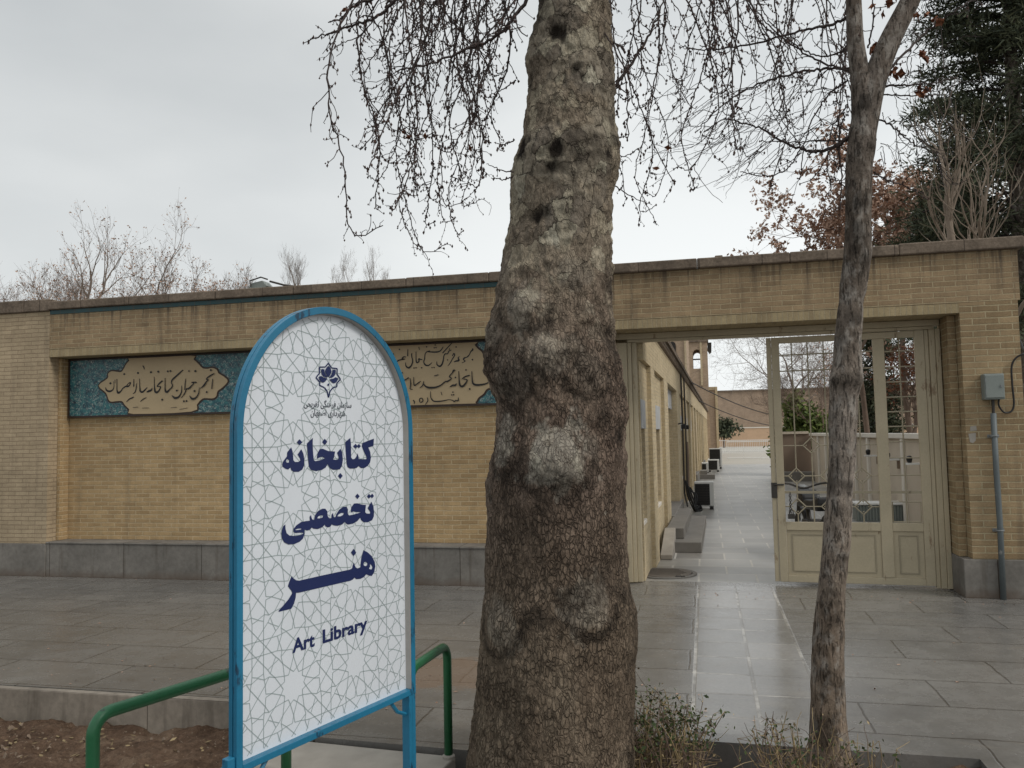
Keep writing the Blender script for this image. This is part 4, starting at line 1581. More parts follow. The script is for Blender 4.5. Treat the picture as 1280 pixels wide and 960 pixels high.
# two overhead wires from the cornice across the alley
for k, (z0, x1, y1, z1, lab) in enumerate(((2.95, 4.2, 30, 2.2, 'upper overhead wire slung from the alley roofline'), (2.7, 4.2, 30, 1.75, 'lower overhead wire slung across the alley'))):
    a = np.array(al(14 + 6 * k, 0.1, z0))
    e = np.array([x1, y1, z1])
    pts = [a + (e - a) * t - np.array([0, 0, 1.1 * t * (1 - t)]) for t in np.linspace(0, 1, 12)]
    b = MB()
    b.tube(pts, 0.016, 5)
    tag(b.build('overhead_wire', M_['iron']), lab, 'wire')

# ------------------------------------------------------------------ buildings behind
ob = thing('brick_building', 'taller brown brick block with an arched window above the alley roof', 'building', (-3.5, 31, 0))
b = MB()
b.box(-8, -0.72, 30, 38, -0.02, 7.4)
b.build('wall', M_['brick_brown'], ob)


def arch_poly(x0, x1, z0, z1, n=8):
    c, r = (x0 + x1) / 2, (x1 - x0) / 2
    zs = z1 - r * 1.25
    return [(x0, z0), (x1, z0)] + [(c + r * math.cos(a), zs + 1.25 * r * math.sin(a)) for a in np.linspace(0, math.pi, n)]


b = MB()
b.prism(arch_poly(-1.50, -1.18, 4.9, 5.85), 29.99, 29.95, 'xz')
b.build('window', M_['dark'], ob, fixn=True)
b = MB()
b.box(-0.80, -0.72, 29.94, 29.997, -0.02, 7.4)
b.build('corner_strip', M_['brick_alley'], ob)
b = MB()
b.box(-8.05, -0.67, 29.92, 38, 7.402, 7.55)
b.build('cornice', M_['coping'], ob)

tw = thing('tower', 'brown brick wind tower with an open arched belfry above the alley', 'tower', (-0.45, 46, 0))
b = MB()
b.box(-1.6, 0.33, 45, 47.5, -0.02, 5.70)
b.box(-1.6, -0.60, 45, 47.5, 5.70, 7.40)
b.box(-0.06, 0.33, 45, 47.5, 5.70, 7.40)
# arched head of the opening, cut right through
ar = arch_poly(-0.60, -0.06, 5.70, 6.93, 11)[2:]
head = [(-0.06, 7.40), (-0.60, 7.40)] + [p for p in reversed(ar)]
b.prism(head, 45.0, 47.5, 'xz')
b.build('shaft', M_['brick_brown'], tw, fixn=True)
b = MB()
b.box(-1.68, 0.40, 44.9, 47.6, 7.402, 7.52)
b.build('cornice', M_['coping'], tw)
b = MB()
b.box(-0.60, -0.06, 45.3, 45.4, 6.28, 6.36)
b.build('rail', M_['iron'], tw)
b = MB()
b.box(-0.14, -0.02, 44.93, 44.997, 4.6, 7.40)
b.box(-1.05, -0.95, 44.93, 44.997, 5.0, 7.40)
b.build('pilaster', M_['brick_alley'], tw)
b = MB()
b.prism([(0.33, 6.95), (0.36, 7.36), (0.60, 7.36), (0.58, 6.80), (0.45, 6.72)], 45.2, 46.4, 'xz')
b.build('loudspeaker_horn', M_['dark'], tw, fixn=True)

mb_ = thing('brick_building', 'lower brown brick block at the end of the alley below the tower', 'building', (0, 49, 0))
b = MB()
b.box(-4, 0.86, 48, 56, -0.02, 4.66)
b.build('wall', M_['brick_brown'], mb_)
b = MB()
b.box(0.74, 0.90, 47.94, 47.997, -0.02, 4.66)
b.box(-4, 0.74, 47.95, 47.997, 4.45, 4.66)
b.build('trim', M_['brick_alley'], mb_)
b = MB()
b.box(-0.15, 0.25, 47.93, 47.99, 3.75, 3.98)
b.build('name_plate', M_['whitewall'], mb_)

fw = thing('brick_building', 'huge windowless mud brown wall closing the view beyond the plaza', 'building', (10, 111, 0))
b = MB()
b.box(1.0, 45, 110, 116, -0.02, 7.25)
b.build('wall', M_['brick_far'], fw)
b = MB()
b.box(0.9, 45.1, 109.8, 116.1, 7.252, 7.45)
b.build('coping', M_['coping'], fw)

pw = thing('garden_wall', 'peach rendered low wall at the far edge of the plaza', 'wall', (8, 86, 0))
b = MB()
b.box(0.8, 30, 86, 86.4, -0.02, 2.0)
b.build('wall_face', M_['peach'], pw)
b = MB()
b.box(0.7, 30, 85.95, 86.5, 2.002, 2.12)
b.build('coping', M_['whitewall'], pw)
for k, (y, x0, x1, h, lab) in enumerate(((58, 0.9, 12, 0.95, 'pale railing across the far side of the plaza'), (40, 1.2, 7.5, 1.05, 'thin pale railing across the near side of the plaza'))):
    rl = thing('railing', lab, 'railing', ((x0 + x1) / 2, y, 0))
    b = MB()
    for z in (h, h * 0.12):
        b.tube([(x0, y, z), (x1, y, z)], 0.025, 6)
    b.build('rails', M_['white'], rl)
    b = MB()
    x = x0
    while x <= x1:
        b.tube([(x, y, 0), (x, y, h)], 0.012, 5)
        x += 0.14 if k == 0 else 0.9
    b.build('bars', M_['white'], rl)

# ------------------------------------------------------------------ right side of the alley, seen through the gate leaf
gw = thing('garden_wall', 'low cream garden wall with white pilasters, behind the gate leaf', 'wall', (3.5, 13, 0))
b = MB()
b.box(3.32, 3.55, 4.9, 19.3, -0.02, 1.43)
b.build('wall_face', M_['creamwall'], gw)
b = MB()
b.box(3.26, 3.62, 4.8, 19.4, 1.432, 1.52)
b.build('coping', M_['whitewall'], gw, bevel=0.01)
y = 5.05
while y < 19:
    b = MB()
    b.box(3.27, 3.318, y, y + 0.16, -0.02, 1.43)
    b.build('pilaster', M_['whitewall'], gw)
    y += 1.55
bw_ = thing('garden_wall', 'brown rendered end wall at the far end of the cream wall', 'wall', (2.9, 19.6, 0))
b = MB()
b.box(2.42, 3.318, 19.45, 19.8, -0.02, 1.50)
b.build('wall_face', M_['brownmetal'], bw_)
b = MB()
b.box(2.36, 3.25, 19.40, 19.85, 1.502, 1.58)
b.build('coping', M_['creamwall'], bw_)
b = MB()
b.box(2.36, 3.30, 18.9, 19.3, -0.02, 0.30)
tag(b.build('bench_block', M_['step'], None, bevel=0.02), 'dark grey stone block at the foot of the brown end wall', 'block')
lamps = [(8.87, 1.08, 'leftmost of the three small wall brackets'), (7.09, 1.06, 'middle one of the three small wall brackets'), (5.50, 1.045, 'rightmost of the three small wall brackets')]
for y, z, lab in lamps:
    t = thing('wall_lamp', 'white wall bracket with a black spotlight, ' + lab, 'wall lamp', (3.2, y, z), 0, 'wall lamps on the cream garden wall')
    b = MB()
    b.box(3.06, 3.318, y - 0.05, y + 0.05, z - 0.015, z + 0.015)
    b.build('bracket', M_['white'], t, bevel=0.004)
    b = MB()
    b.lathe([(0.03, 0.0), (0.045, 0.05), (0.045, 0.09), (0.02, 0.11)], (3.13, y, z + 0.018), 12)
    b.build('spotlight', M_['black_plastic'], t)
    b = MB()
    b.box(3.28, 3.316, y - 0.03, y + 0.03, z - 0.16, z - 0.018)
    b.build('back_plate', M_['brownmetal'], t)
pt = thing('planter', 'grey corrugated planter trough in front of the cream wall', 'planter', (3.0, 7.1, 0))
b = MB()
x = 2.55
while x < 4.4:
    b.box(x, x + 0.03, 6.88, 6.92, 0.0, 0.28)
    x += 0.05
b.box(2.55, 4.4, 6.90, 7.35, 0.0, 0.27)
b.build('trough', M_['grey_paint'], pt)
b = MB()
b.box(2.52, 4.43, 6.85, 7.38, 0.282, 0.315)
b.build('trim', M_['white'], pt, bevel=0.005)

# motorcycle parked inside the gate, mostly hidden by the leaf and the slim trunk
mc = thing('motorcycle', 'small black motorcycle parked inside behind the gate leaf', 'motorcycle', (1.32, 2.55, 0), rad(98))


def wheel(cx):
    b = MB()
    ring = [(cx + 0.26 * math.cos(a), 0, 0.29 + 0.26 * math.sin(a)) for a in np.linspace(0, 2 * math.pi, 25)]
    b.tube(ring, 0.038, 8, caps=False)
    w = b.build('wheel', M_['black_plastic'], mc, smooth=True, origin=(0, 0, 0))
    b = MB()
    for a in np.linspace(0, 2 * math.pi, 13)[:-1]:
        b.tube([(cx, 0, 0.29), (cx + 0.24 * math.cos(a), 0, 0.29 + 0.24 * math.sin(a))], 0.004, 4)
    b.tube([(cx, -0.06, 0.29), (cx, 0.06, 0.29)], 0.03, 8)
    b.build('spokes', M_['steel'], w, origin=(0, 0, 0))


wheel(-0.6)
wheel(0.6)
b = MB()
b.tube(catmull([(-0.6, 0.0, 0.29), (-0.25, 0, 0.33), (0.1, 0, 0.34), (0.32, 0, 0.62), (0.40, 0, 0.78)], 4), 0.03, 8)
b.box(-0.12, 0.16, -0.11, 0.11, 0.24, 0.46)
b.tube([(0.60, 0.07, 0.29), (0.42, 0.07, 0.80)], 0.02, 8)
b.tube([(0.60, -0.07, 0.29), (0.42, -0.07, 0.80)], 0.02, 8)
b.build('frame', M_['iron'], mc, origin=(0, 0, 0))
b = MB()
b.prism([(-0.62, 0.70), (-0.55, 0.62), (0.0, 0.60), (0.12, 0.64), (0.04, 0.72), (-0.3, 0.74), (-0.6, 0.80)], -0.12, 0.12, 'xz')
b.build('seat', M_['black_plastic'], mc, bevel=0.03, origin=(0, 0, 0), fixn=True)
b = MB()
b.prism([(0.06, 0.62), (0.36, 0.60), (0.42, 0.76), (0.30, 0.84), (0.10, 0.78)], -0.12, 0.12, 'xz')
b.build('fuel_tank', M_['black_plastic'], mc, bevel=0.04, origin=(0, 0, 0), fixn=True)
b = MB()
b.tube(catmull([(0.22, -0.36, 0.92), (0.38, -0.2, 0.90), (0.42, 0, 0.84), (0.38, 0.2, 0.90), (0.22, 0.36, 0.92)], 4), 0.014, 6)
hb = b.build('handlebar', M_['iron'], mc, origin=(0, 0, 0))
for s in (-1, 1):
    b = MB()
    b.tube([(0.30, s * 0.28, 0.91), (0.30, s * 0.30, 0.99)], 0.005, 5)
    b.lathe([(0.0, 0), (0.03, 0.008), (0.03, 0.045), (0.0, 0.053)], (0.30, s * 0.30, 0.985), 10)
    b.build('mirror', M_['black_plastic'], hb, origin=(0, 0, 0))
b = MB()
b.lathe([(0.02, -0.07), (0.08, -0.05), (0.085, 0.04), (0.03, 0.08)], (0.50, 0, 0.80), 12)
b.build('headlight', M_['steel'], mc, origin=(0, 0, 0))
# ------------------------------------------------------------------ freestanding arched sign
SA = rad(17.3)
SP = np.array([math.sin(SA), math.cos(SA), 0.0])
SN = np.array([math.cos(SA), -math.sin(SA), 0.0])
SB = np.array([-1.208, -5.327, 0.0])
DEP, REC, LIP = 0.038, 0.030, 0.026
UC, UR, VS, VB = -0.4575, 0.4675, 1.632, 0.545


def sg(u, n, v):
    q = SB + SP * u + SN * n
    return (q[0], q[1], v)


def uvp(x, y, n=-REC):
    P = V.plane(x, y, SN, SN @ SB + n)
    return ((P - SB) @ SP, P[2])


sign = thing('library_sign', 'white arched sign reading Art Library in a blue steel frame', 'sign', sg(UC, 0, 0))


def arch(R, vb, n=48):
    pts = [(UC - R, vb)]
    pts += [(UC - R * math.cos(a), VS + R * math.sin(a)) for a in np.linspace(0, math.pi, n)]
    pts.append((UC + R, vb))
    return pts


def arch_band(b, Ro, Ri, n0, n1, vb):
    o, i = arch(Ro, vb), arch(Ri, vb)
    k = len(o)
    vs = [(p[0], n0, p[1]) for p in o] + [(p[0], n0, p[1]) for p in i] + [(p[0], n1, p[1]) for p in o] + [(p[0], n1, p[1]) for p in i]
    fs = []
    for j in range(k - 1):
        fs += [(j, j + 1, k + j + 1, k + j), (2 * k + j, 3 * k + j, 3 * k + j + 1, 2 * k + j + 1),
               (j, 2 * k + j, 2 * k + j + 1, j + 1), (k + j, k + j + 1, 3 * k + j + 1, 3 * k + j)]
    fs += [(0, k, 3 * k, 2 * k), (k - 1, 3 * k - 1, 4 * k - 1, 2 * k - 1)]
    b.add(vs, fs)


b = MB(sg)
arch_band(b, UR, UR - LIP, 0.0, -0.017, VB)
arch_band(b, UR - 0.003, UR - LIP, -0.0175, -0.0205, VB)
arch_band(b, UR, UR - LIP, -0.021, -DEP, VB)
b.box(UC - UR + LIP + 0.001, UC + UR - LIP - 0.001, -DEP, 0.0, VB, VB + 0.022)
b.build('frame', M_['blue'], sign, bevel=0.002, fixn=True)
b = MB(sg)
arch_band(b, UR - LIP - 0.0002, UR - LIP - 0.0012, -0.003, -REC, VB + 0.023)
b.build('panel_edge', M_['lipgrey'], sign, fixn=True)
for u0 in (UC - UR, UC + UR - 0.045):
    b = MB(sg)
    b.box(u0, u0 + 0.021, -DEP, 0.0, -0.19, VB - 0.001)
    b.box(u0 + 0.024, u0 + 0.045, -DEP, -0.002, -0.19, VB - 0.001)
    b.build('leg', M_['blue'], sign, bevel=0.002, fixn=True)
b = MB(sg)
b.tube([sg_ for sg_ in [(UC + UR - 0.14, -0.02, VB - 0.004), (UC + UR - 0.10, -0.02, VB - 0.05), (UC + UR - 0.045, -0.02, VB - 0.075)]], 0.008, 6)
b.tube([(UC - UR + 0.14, -0.02, VB - 0.004), (UC - UR + 0.10, -0.02, VB - 0.05), (UC - UR + 0.045, -0.02, VB - 0.075)], 0.008, 6)
b.build('brace', M_['blue'], sign)
b = MB(sg)
b.box(UC - UR - 0.03, UC - UR, -DEP + 0.004, -0.006, 0.52, 0.60)
b.tube([(UC - UR - 0.02, -0.045, 0.56), (UC - UR - 0.02, 0.012, 0.56)], 0.012, 6)
b.build('bolt_lug', M_['blue'], sign, bevel=0.003, fixn=True)

# printed panel with its star pattern
b = MB(sg)
RP = UR - LIP - 0.0015
b.prism(arch(RP, VB + 0.02), -REC, -REC - 0.004, 'xz')
S0 = uvp(366, 510)
S1 = uvp(366, 624)
LL = S0[1] - S1[1]
segs = []


def pol(a, r):
    return (r * math.cos(rad(a)), r * math.sin(rad(a)))


def poly(cx, cz, pts):
    for i in range(len(pts) - 1):
        segs.append(((cx + pts[i][0] * LL, cz + pts[i][1] * LL), (cx + pts[i + 1][0] * LL, cz + pts[i + 1][1] * LL)))


for ix in range(-4, 5):
    for iz in range(-7, 6):
        cx, cz = S0[0] + ix * LL, S0[1] + iz * LL
        for j in range(12):          # twelve-petalled rosette
            for s in (-1, 1):
                a = 30 * j
                poly(cx, cz, [pol(a, 0.150), pol(a + 15 * s, 0.19), pol(a + 30 * s, 0.31), pol(a + 32.5 * s, 0.392), pol(a + 45 * s, 0.415)])
        for k in range(4):           # links along the square lattice
            for s in (-1, 1):
                def rt(p):
                    x_, y_ = p[0], p[1] * s
                    c_, s_ = math.cos(k * math.pi / 2), math.sin(k * math.pi / 2)
                    return (x_ * c_ - y_ * s_, x_ * s_ + y_ * c_)
                O = pol(15, 0.415)
                poly(cx, cz, [rt(O), rt((0.5, 0.0))])
                poly(cx, cz, [rt(O), rt((0.413, 0.166)), rt((0.5, 0.203))])
                poly(cx, cz, [rt(pol(27.5, 0.392)), rt((0.413, 0.166)), rt((0.423, 0.232))])
                poly(cx, cz, [rt(pol(32.5, 0.392)), rt((0.365, 0.256))])
        ox, oz = cx + LL / 2, cz + LL / 2
        for k in range(8):           # eight-pointed star between them
            f = 45 * k
            poly(ox, oz, [pol(f - 90, 0.292), pol(f - 74, 0.279), pol(f + 74, 0.279), pol(f + 90, 0.292)])


def inside(u, v, R=RP - 0.004):
    if v < VB + 0.028:
        return False
    if v > VS:
        return (u - UC) ** 2 + (v - VS) ** 2 < R * R
    return abs(u - UC) < R


hw = 0.0016
for a, c in segs:
    a, c = np.array(a), np.array(c)
    n = max(2, int(np.linalg.norm(c - a) / 0.006))
    ok = [inside(*(a + (c - a) * k / n)) for k in range(n + 1)]
    k = 0
    while k <= n:
        if ok[k]:
            j = k
            while j < n and ok[j + 1]:
                j += 1
            if j > k:
                p, q = a + (c - a) * k / n, a + (c - a) * j / n
                t = (q - p) / np.linalg.norm(q - p)
                w = np.array([-t[1], t[0]]) * hw
                b.add([(x[0], -REC + 0.0008, x[1]) for x in (p - w, q - w, q + w, p + w)], [(0, 1, 2, 3)], 1)
            k = j + 1
        else:
            k += 1
b.build('panel', [M_['panel'], M_['pattern']], sign, uv=False)

# lettering, traced as real outlines lying on the panel


def glyph(b, loops, org, sc, n, smooth=True):
    conv = []
    for L in loops:
        q = L
        if smooth and len(L) > 6:
            P = [np.array(p, float) for p in L]
            out = []
            m = len(P)
            for i in range(m):
                p0, p1, p2, p3 = P[i - 1], P[i], P[(i + 1) % m], P[(i + 2) % m]
                # keep real corners sharp
                for k in range(3):
                    t = k / 3
                    out.append(0.5 * ((2 * p1) + (-p0 + p2) * t * 0.8 + (2 * p0 - 5 * p1 + 4 * p2 - p3) * t * t * 0.8 + (-p0 + 3 * p1 - 3 * p2 + p3) * t ** 3 * 0.8) if k else p1)
            q = out
        conv.append([Vector((*uvp(org[0] + p[0] / sc, org[1] + p[1] / sc), 0)) for p in q])
    tris = tessellate_polygon(conv)
    flat = [p for L in conv for p in L]
    b.add([(p.x, n, p.y) for p in flat], [tuple(t) for t in tris])


def dot(b, x, y, rx, ry, org, sc, n):
    glyph(b, [[(x - rx, y), (x, y + ry), (x + rx, y), (x, y - ry)]], org, sc, n, False)


let = MB(sg)
NL = -REC + 0.0016
o1, s85 = (335, 540), 8.5333
glyph(let, [[(875, 62), (882, 130), (884, 270), (900, 291), (922, 286), (940, 262), (953, 226), (966, 288), (1048, 290), (1046, 262), (1018, 205), (998, 150), (1004, 118), (1060, 95), (1127, 70), (1122, 148), (1068, 165), (1088, 215), (1095, 275), (1086, 325), (1062, 360), (1025, 384), (990, 385), (963, 362), (945, 382), (915, 390), (872, 390), (848, 376), (836, 340), (830, 260), (820, 108)]], o1, s85, NL, False)
glyph(let, [[(475, 62), (474, 130), (478, 220), (486, 300), (502, 311), (560, 299), (604, 281), (575, 263), (545, 272), (518, 286), (524, 232), (548, 184), (580, 178), (640, 203), (713, 208), (702, 270), (690, 292), (725, 297), (748, 288), (751, 268), (734, 222), (770, 177), (790, 220), (796, 300), (786, 360), (766, 396), (730, 403), (690, 402), (654, 382), (633, 343), (613, 378), (570, 405), (510, 416), (457, 405), (434, 372), (425, 290), (411, 122)]], o1, s85, NL, False)
glyph(let, [[(352, 183), (375, 230), (385, 290), (383, 355), (364, 400), (325, 424), (272, 425), (247, 407), (236, 378), (214, 399), (186, 392), (152, 368), (148, 342), (162, 308), (200, 258), (203, 215), (245, 162), (262, 220), (268, 300), (285, 319), (320, 319), (343, 305), (338, 280), (312, 240)], [(200, 288), (187, 312), (196, 326), (221, 326), (222, 300)]], o1, s85, NL, False)
for d in ((930, 152, 26, 26), (966, 150, 22, 24), (602, 105, 28, 34), (768, 468, 26, 32), (333, 109, 30, 32)):
    dot(let, *d, o1, s85, NL + 0.0002)
o2 = (335, 605)
glyph(let, [[(1100, 188), (1122, 240), (1128, 300), (1126, 345), (1108, 385), (1062, 407), (1020, 408), (992, 386), (980, 360), (950, 395), (900, 424), (850, 432), (828, 420), (816, 404), (790, 430), (740, 446), (697, 441), (676, 430), (664, 454), (635, 462), (612, 452), (602, 434), (578, 460), (530, 480), (485, 477), (464, 464), (440, 490), (412, 496), (388, 486), (386, 540), (370, 582), (335, 615), (280, 640), (215, 645), (170, 622), (146, 580), (139, 530), (146, 485), (160, 448), (182, 430), (184, 480), (196, 525), (225, 550), (290, 553), (345, 543), (376, 526), (368, 519), (330, 519), (285, 523), (267, 505), (268, 478), (300, 440), (350, 405), (400, 395), (445, 390), (440, 350), (455, 330), (467, 376), (488, 384), (500, 330), (530, 288), (575, 263), (607, 263), (630, 290), (633, 340), (650, 364), (672, 364), (676, 325), (690, 308), (698, 352), (716, 352), (728, 318), (755, 275), (795, 244), (832, 240), (850, 268), (848, 316), (862, 334), (900, 328), (960, 310), (990, 300), (932, 298), (906, 292), (880, 306), (885, 250), (915, 207), (950, 205), (1000, 220), (1042, 222), (1034, 300), (1048, 314), (1086, 316), (1088, 298), (1060, 256)],
            [(522, 366), (532, 346), (556, 334), (586, 336), (578, 356), (545, 366)], [(737, 344), (752, 322), (778, 308), (806, 309), (798, 330), (768, 345)], [(285, 490), (300, 492), (350, 484), (352, 473), (310, 477)]], o2, s85, NL, False)
for d in ((951, 131, 24, 29), (1074, 130, 23, 26), (1107, 127, 21, 25)):
    dot(let, *d, o2, s85, NL + 0.0002)
o3 = (335, 680)
glyph(let, [[(1015, 65), (1060, 88), (1105, 130), (1135, 190), (1142, 240), (1130, 300), (1105, 340), (1075, 336), (1045, 322), (1020, 352), (985, 370), (940, 375), (919, 358), (905, 376), (880, 390), (600, 455), (330, 518), (297, 520), (292, 570), (275, 635), (245, 690), (115, 722), (109, 712), (160, 655), (215, 590), (255, 525), (248, 500), (210, 450), (225, 400), (248, 345), (272, 368), (300, 386), (330, 390), (600, 329), (870, 272), (895, 258), (903, 222), (912, 196), (930, 245), (950, 260), (982, 248), (986, 200), (994, 140)],
            [(1014, 212), (1024, 194), (1042, 190), (1057, 205), (1056, 222), (1040, 236), (1022, 230)], [(1084, 212), (1102, 226), (1112, 250), (1100, 272), (1080, 266), (1072, 256), (1086, 246)]], o3, s85, NL, False)
dot(let, 910, 90, 29, 40, o3, s85, NL + 0.0002)
let.build('large_lettering', M_['ink'], sign, uv=False)


def text_mesh(body, size, bold=0.0):
    c = bpy.data.curves.new('text', 'FONT')
    c.body = body
    c.size = size
    c.offset = bold
    c.align_x = 'CENTER'
    c.resolution_u = 4
    o = bpy.data.objects.new('text', c)
    COL.objects.link(o)
    bpy.context.view_layer.update()
    me = bpy.data.meshes.new_from_object(o.evaluated_get(bpy.context.evaluated_depsgraph_get()))
    vs = [v.co.copy() for v in me.vertices]
    fs = [tuple(p.vertices) for p in me.polygons]
    bpy.data.objects.remove(o)
    bpy.data.meshes.remove(me)
    return vs, fs


def place_text(b, body, u0, u1, v0, v1, n, bold=0.0):
    vs, fs = text_mesh(body, 1.0, bold)
    xs = [p.x for p in vs]
    ys = [p.y for p in vs]
    sx = (u1 - u0) / (max(xs) - min(xs))
    sy = (v1 - v0) / (max(ys) - min(ys))
    b.add([(u0 + (p.x - min(xs)) * sx, n, v0 + (p.y - min(ys)) * sy) for p in vs], fs)


for word, (xa, xb) in (('Art', (365, 393)), ('Library', (403, 459))):
    b = MB(sg)
    lo, hi = (0.858, 0.908) if word == 'Art' else (0.843, 0.908)
    place_text(b, word, uvp(xa, 805)[0], uvp(xb, 795)[0], lo, hi, NL, 0.03)
    b.build('english_word', M_['ink'], sign, uv=False)

FORM = {'ا': (0xFE8D, 2), 'ت': (0xFE95, 4), 'ح': (0xFEA1, 4), 'د': (0xFEA9, 2), 'ر': (0xFEAD, 2), 'ز': (0xFEAF, 2), 'س': (0xFEB1, 4), 'ش': (0xFEB5, 4),
        'ص': (0xFEB9, 4), 'ف': (0xFED1, 4), 'گ': (0xFB92, 4), 'م': (0xFEE1, 4), 'ن': (0xFEE5, 4), 'ه': (0xFEE9, 4), 'ی': (0xFBFC, 4)}


def shape(s):
    out = []
    for i, ch in enumerate(s):
        if ch == ' ':
            out.append(ch)
            continue
        base, k = FORM[ch]
        pre = i > 0 and s[i - 1] != ' ' and FORM[s[i - 1]][1] == 4
        nxt = k == 4 and i + 1 < len(s) and s[i + 1] != ' '
        out.append(chr(base + (3 if pre and nxt else 2 if nxt else 1 if pre else 0)))
    return ''.join(reversed(out))


b = MB(sg)
c0, c1 = uvp(379.5, 505), uvp(439, 505)
place_text(b, shape('سازمان فرهنگی تفریحی'), c0[0], c1[0], uvp(410, 511.5)[1], uvp(410, 500)[1], NL, 0.012)
d0, d1 = uvp(388, 517), uvp(431, 517)
place_text(b, shape('شهرداری اصفهان'), d0[0], d1[0], uvp(410, 522.5)[1], uvp(410, 512)[1], NL, 0.012)
b.build('small_lettering', M_['ink_grey'], sign, uv=False)

# emblem: eight-pointed outline with a flower
b = MB(sg)
oe, se = (380, 445), 11.29


def em(x, y):
    return uvp(oe[0] + x / se, oe[1] + y / se)


ol = [(340, 100), (385, 168), (465, 178), (462, 255), (512, 330), (458, 385), (462, 430), (405, 448), (362, 500), (342, 585), (324, 500), (284, 445), (214, 412), (222, 372), (165, 305), (215, 240), (212, 156), (296, 155), (340, 100)]
strokes(b, em, [[(*ol[i], 17), (*ol[i + 1], 17)] for i in range(len(ol) - 1)], 0.0, 0.0)
for i, p in enumerate(b.v):
    b.v[i] = (p[0], NL + 0.00003 * (i // 14), p[2])
for L in ([(338, 138), (368, 175), (382, 215), (368, 258), (340, 298), (308, 258), (292, 215), (306, 175)],
          [(240, 184), (282, 190), (284, 225), (300, 262), (326, 300), (290, 298), (252, 270), (238, 230)],
          [(440, 196), (398, 196), (392, 230), (376, 266), (350, 304), (386, 306), (424, 280), (440, 240)],
          [(200, 300), (238, 282), (270, 304), (322, 318), (300, 352), (268, 374), (234, 362)],
          [(478, 322), (440, 300), (408, 318), (356, 330), (380, 362), (410, 384), (446, 372)]):
    glyph(b, [L], oe, se, NL + 0.001, True)
dot(b, 338, 405, 17, 20, oe, se, NL + 0.001)
b.build('emblem', M_['ink'], sign, uv=False)


# ------------------------------------------------------------------ green rails on the bridge slab
def rail(label, a, c, z, r, base):
    t = thing('green_rail', label, 'rail', (a[0], a[1], 0), 0, 'green tube rails beside the bridge slab')
    A, C_ = np.array([*a, z]), np.array([*c, z])
    d = (C_ - A) / np.linalg.norm(C_ - A)
    R = 0.075
    pts = [np.array([*a, base]), np.array([*a, z - R - 0.2]), np.array([*a, z - R])]
    for k in range(1, 6):
        an = math.pi / 2 * k / 6
        pts.append(A + d * R * (1 - math.cos(an)) - np.array([0, 0, R * (1 - math.sin(an))]))
    pts.append(A + d * R)
    pts.append(A + d * np.linalg.norm(C_ - A) * 0.5)
    pts.append(C_ - d * R)
    for k in range(1, 6):
        an = math.pi / 2 * k / 6
        pts.append(C_ - d * R * (1 - math.sin(an)) - np.array([0, 0, R * (1 - math.cos(an))]))
    pts += [np.array([*c, z - R]), np.array([*c, base])]
    b = MB()
    b.tube(pts, r, 16)
    b.build('tube', M_['green'], t, smooth=True)
    for p in (a, c):
        b = MB()
        b.lathe([(r + 0.012, base), (r + 0.010, 0.0), (r + 0.001, 0.006)], (p[0], p[1], 0), 16)
        b.build('foot_collar', M_['slab'], t)


rail('bent green tube rail on the right edge of the bridge slab', (-1.345, -5.02), (-1.315, -4.55), 0.55, 0.0215, -0.02)
rail('bent green tube rail on the left of the white sign', (-2.335, -5.83), (-2.025, -4.90), 0.555, 0.025, -0.02)
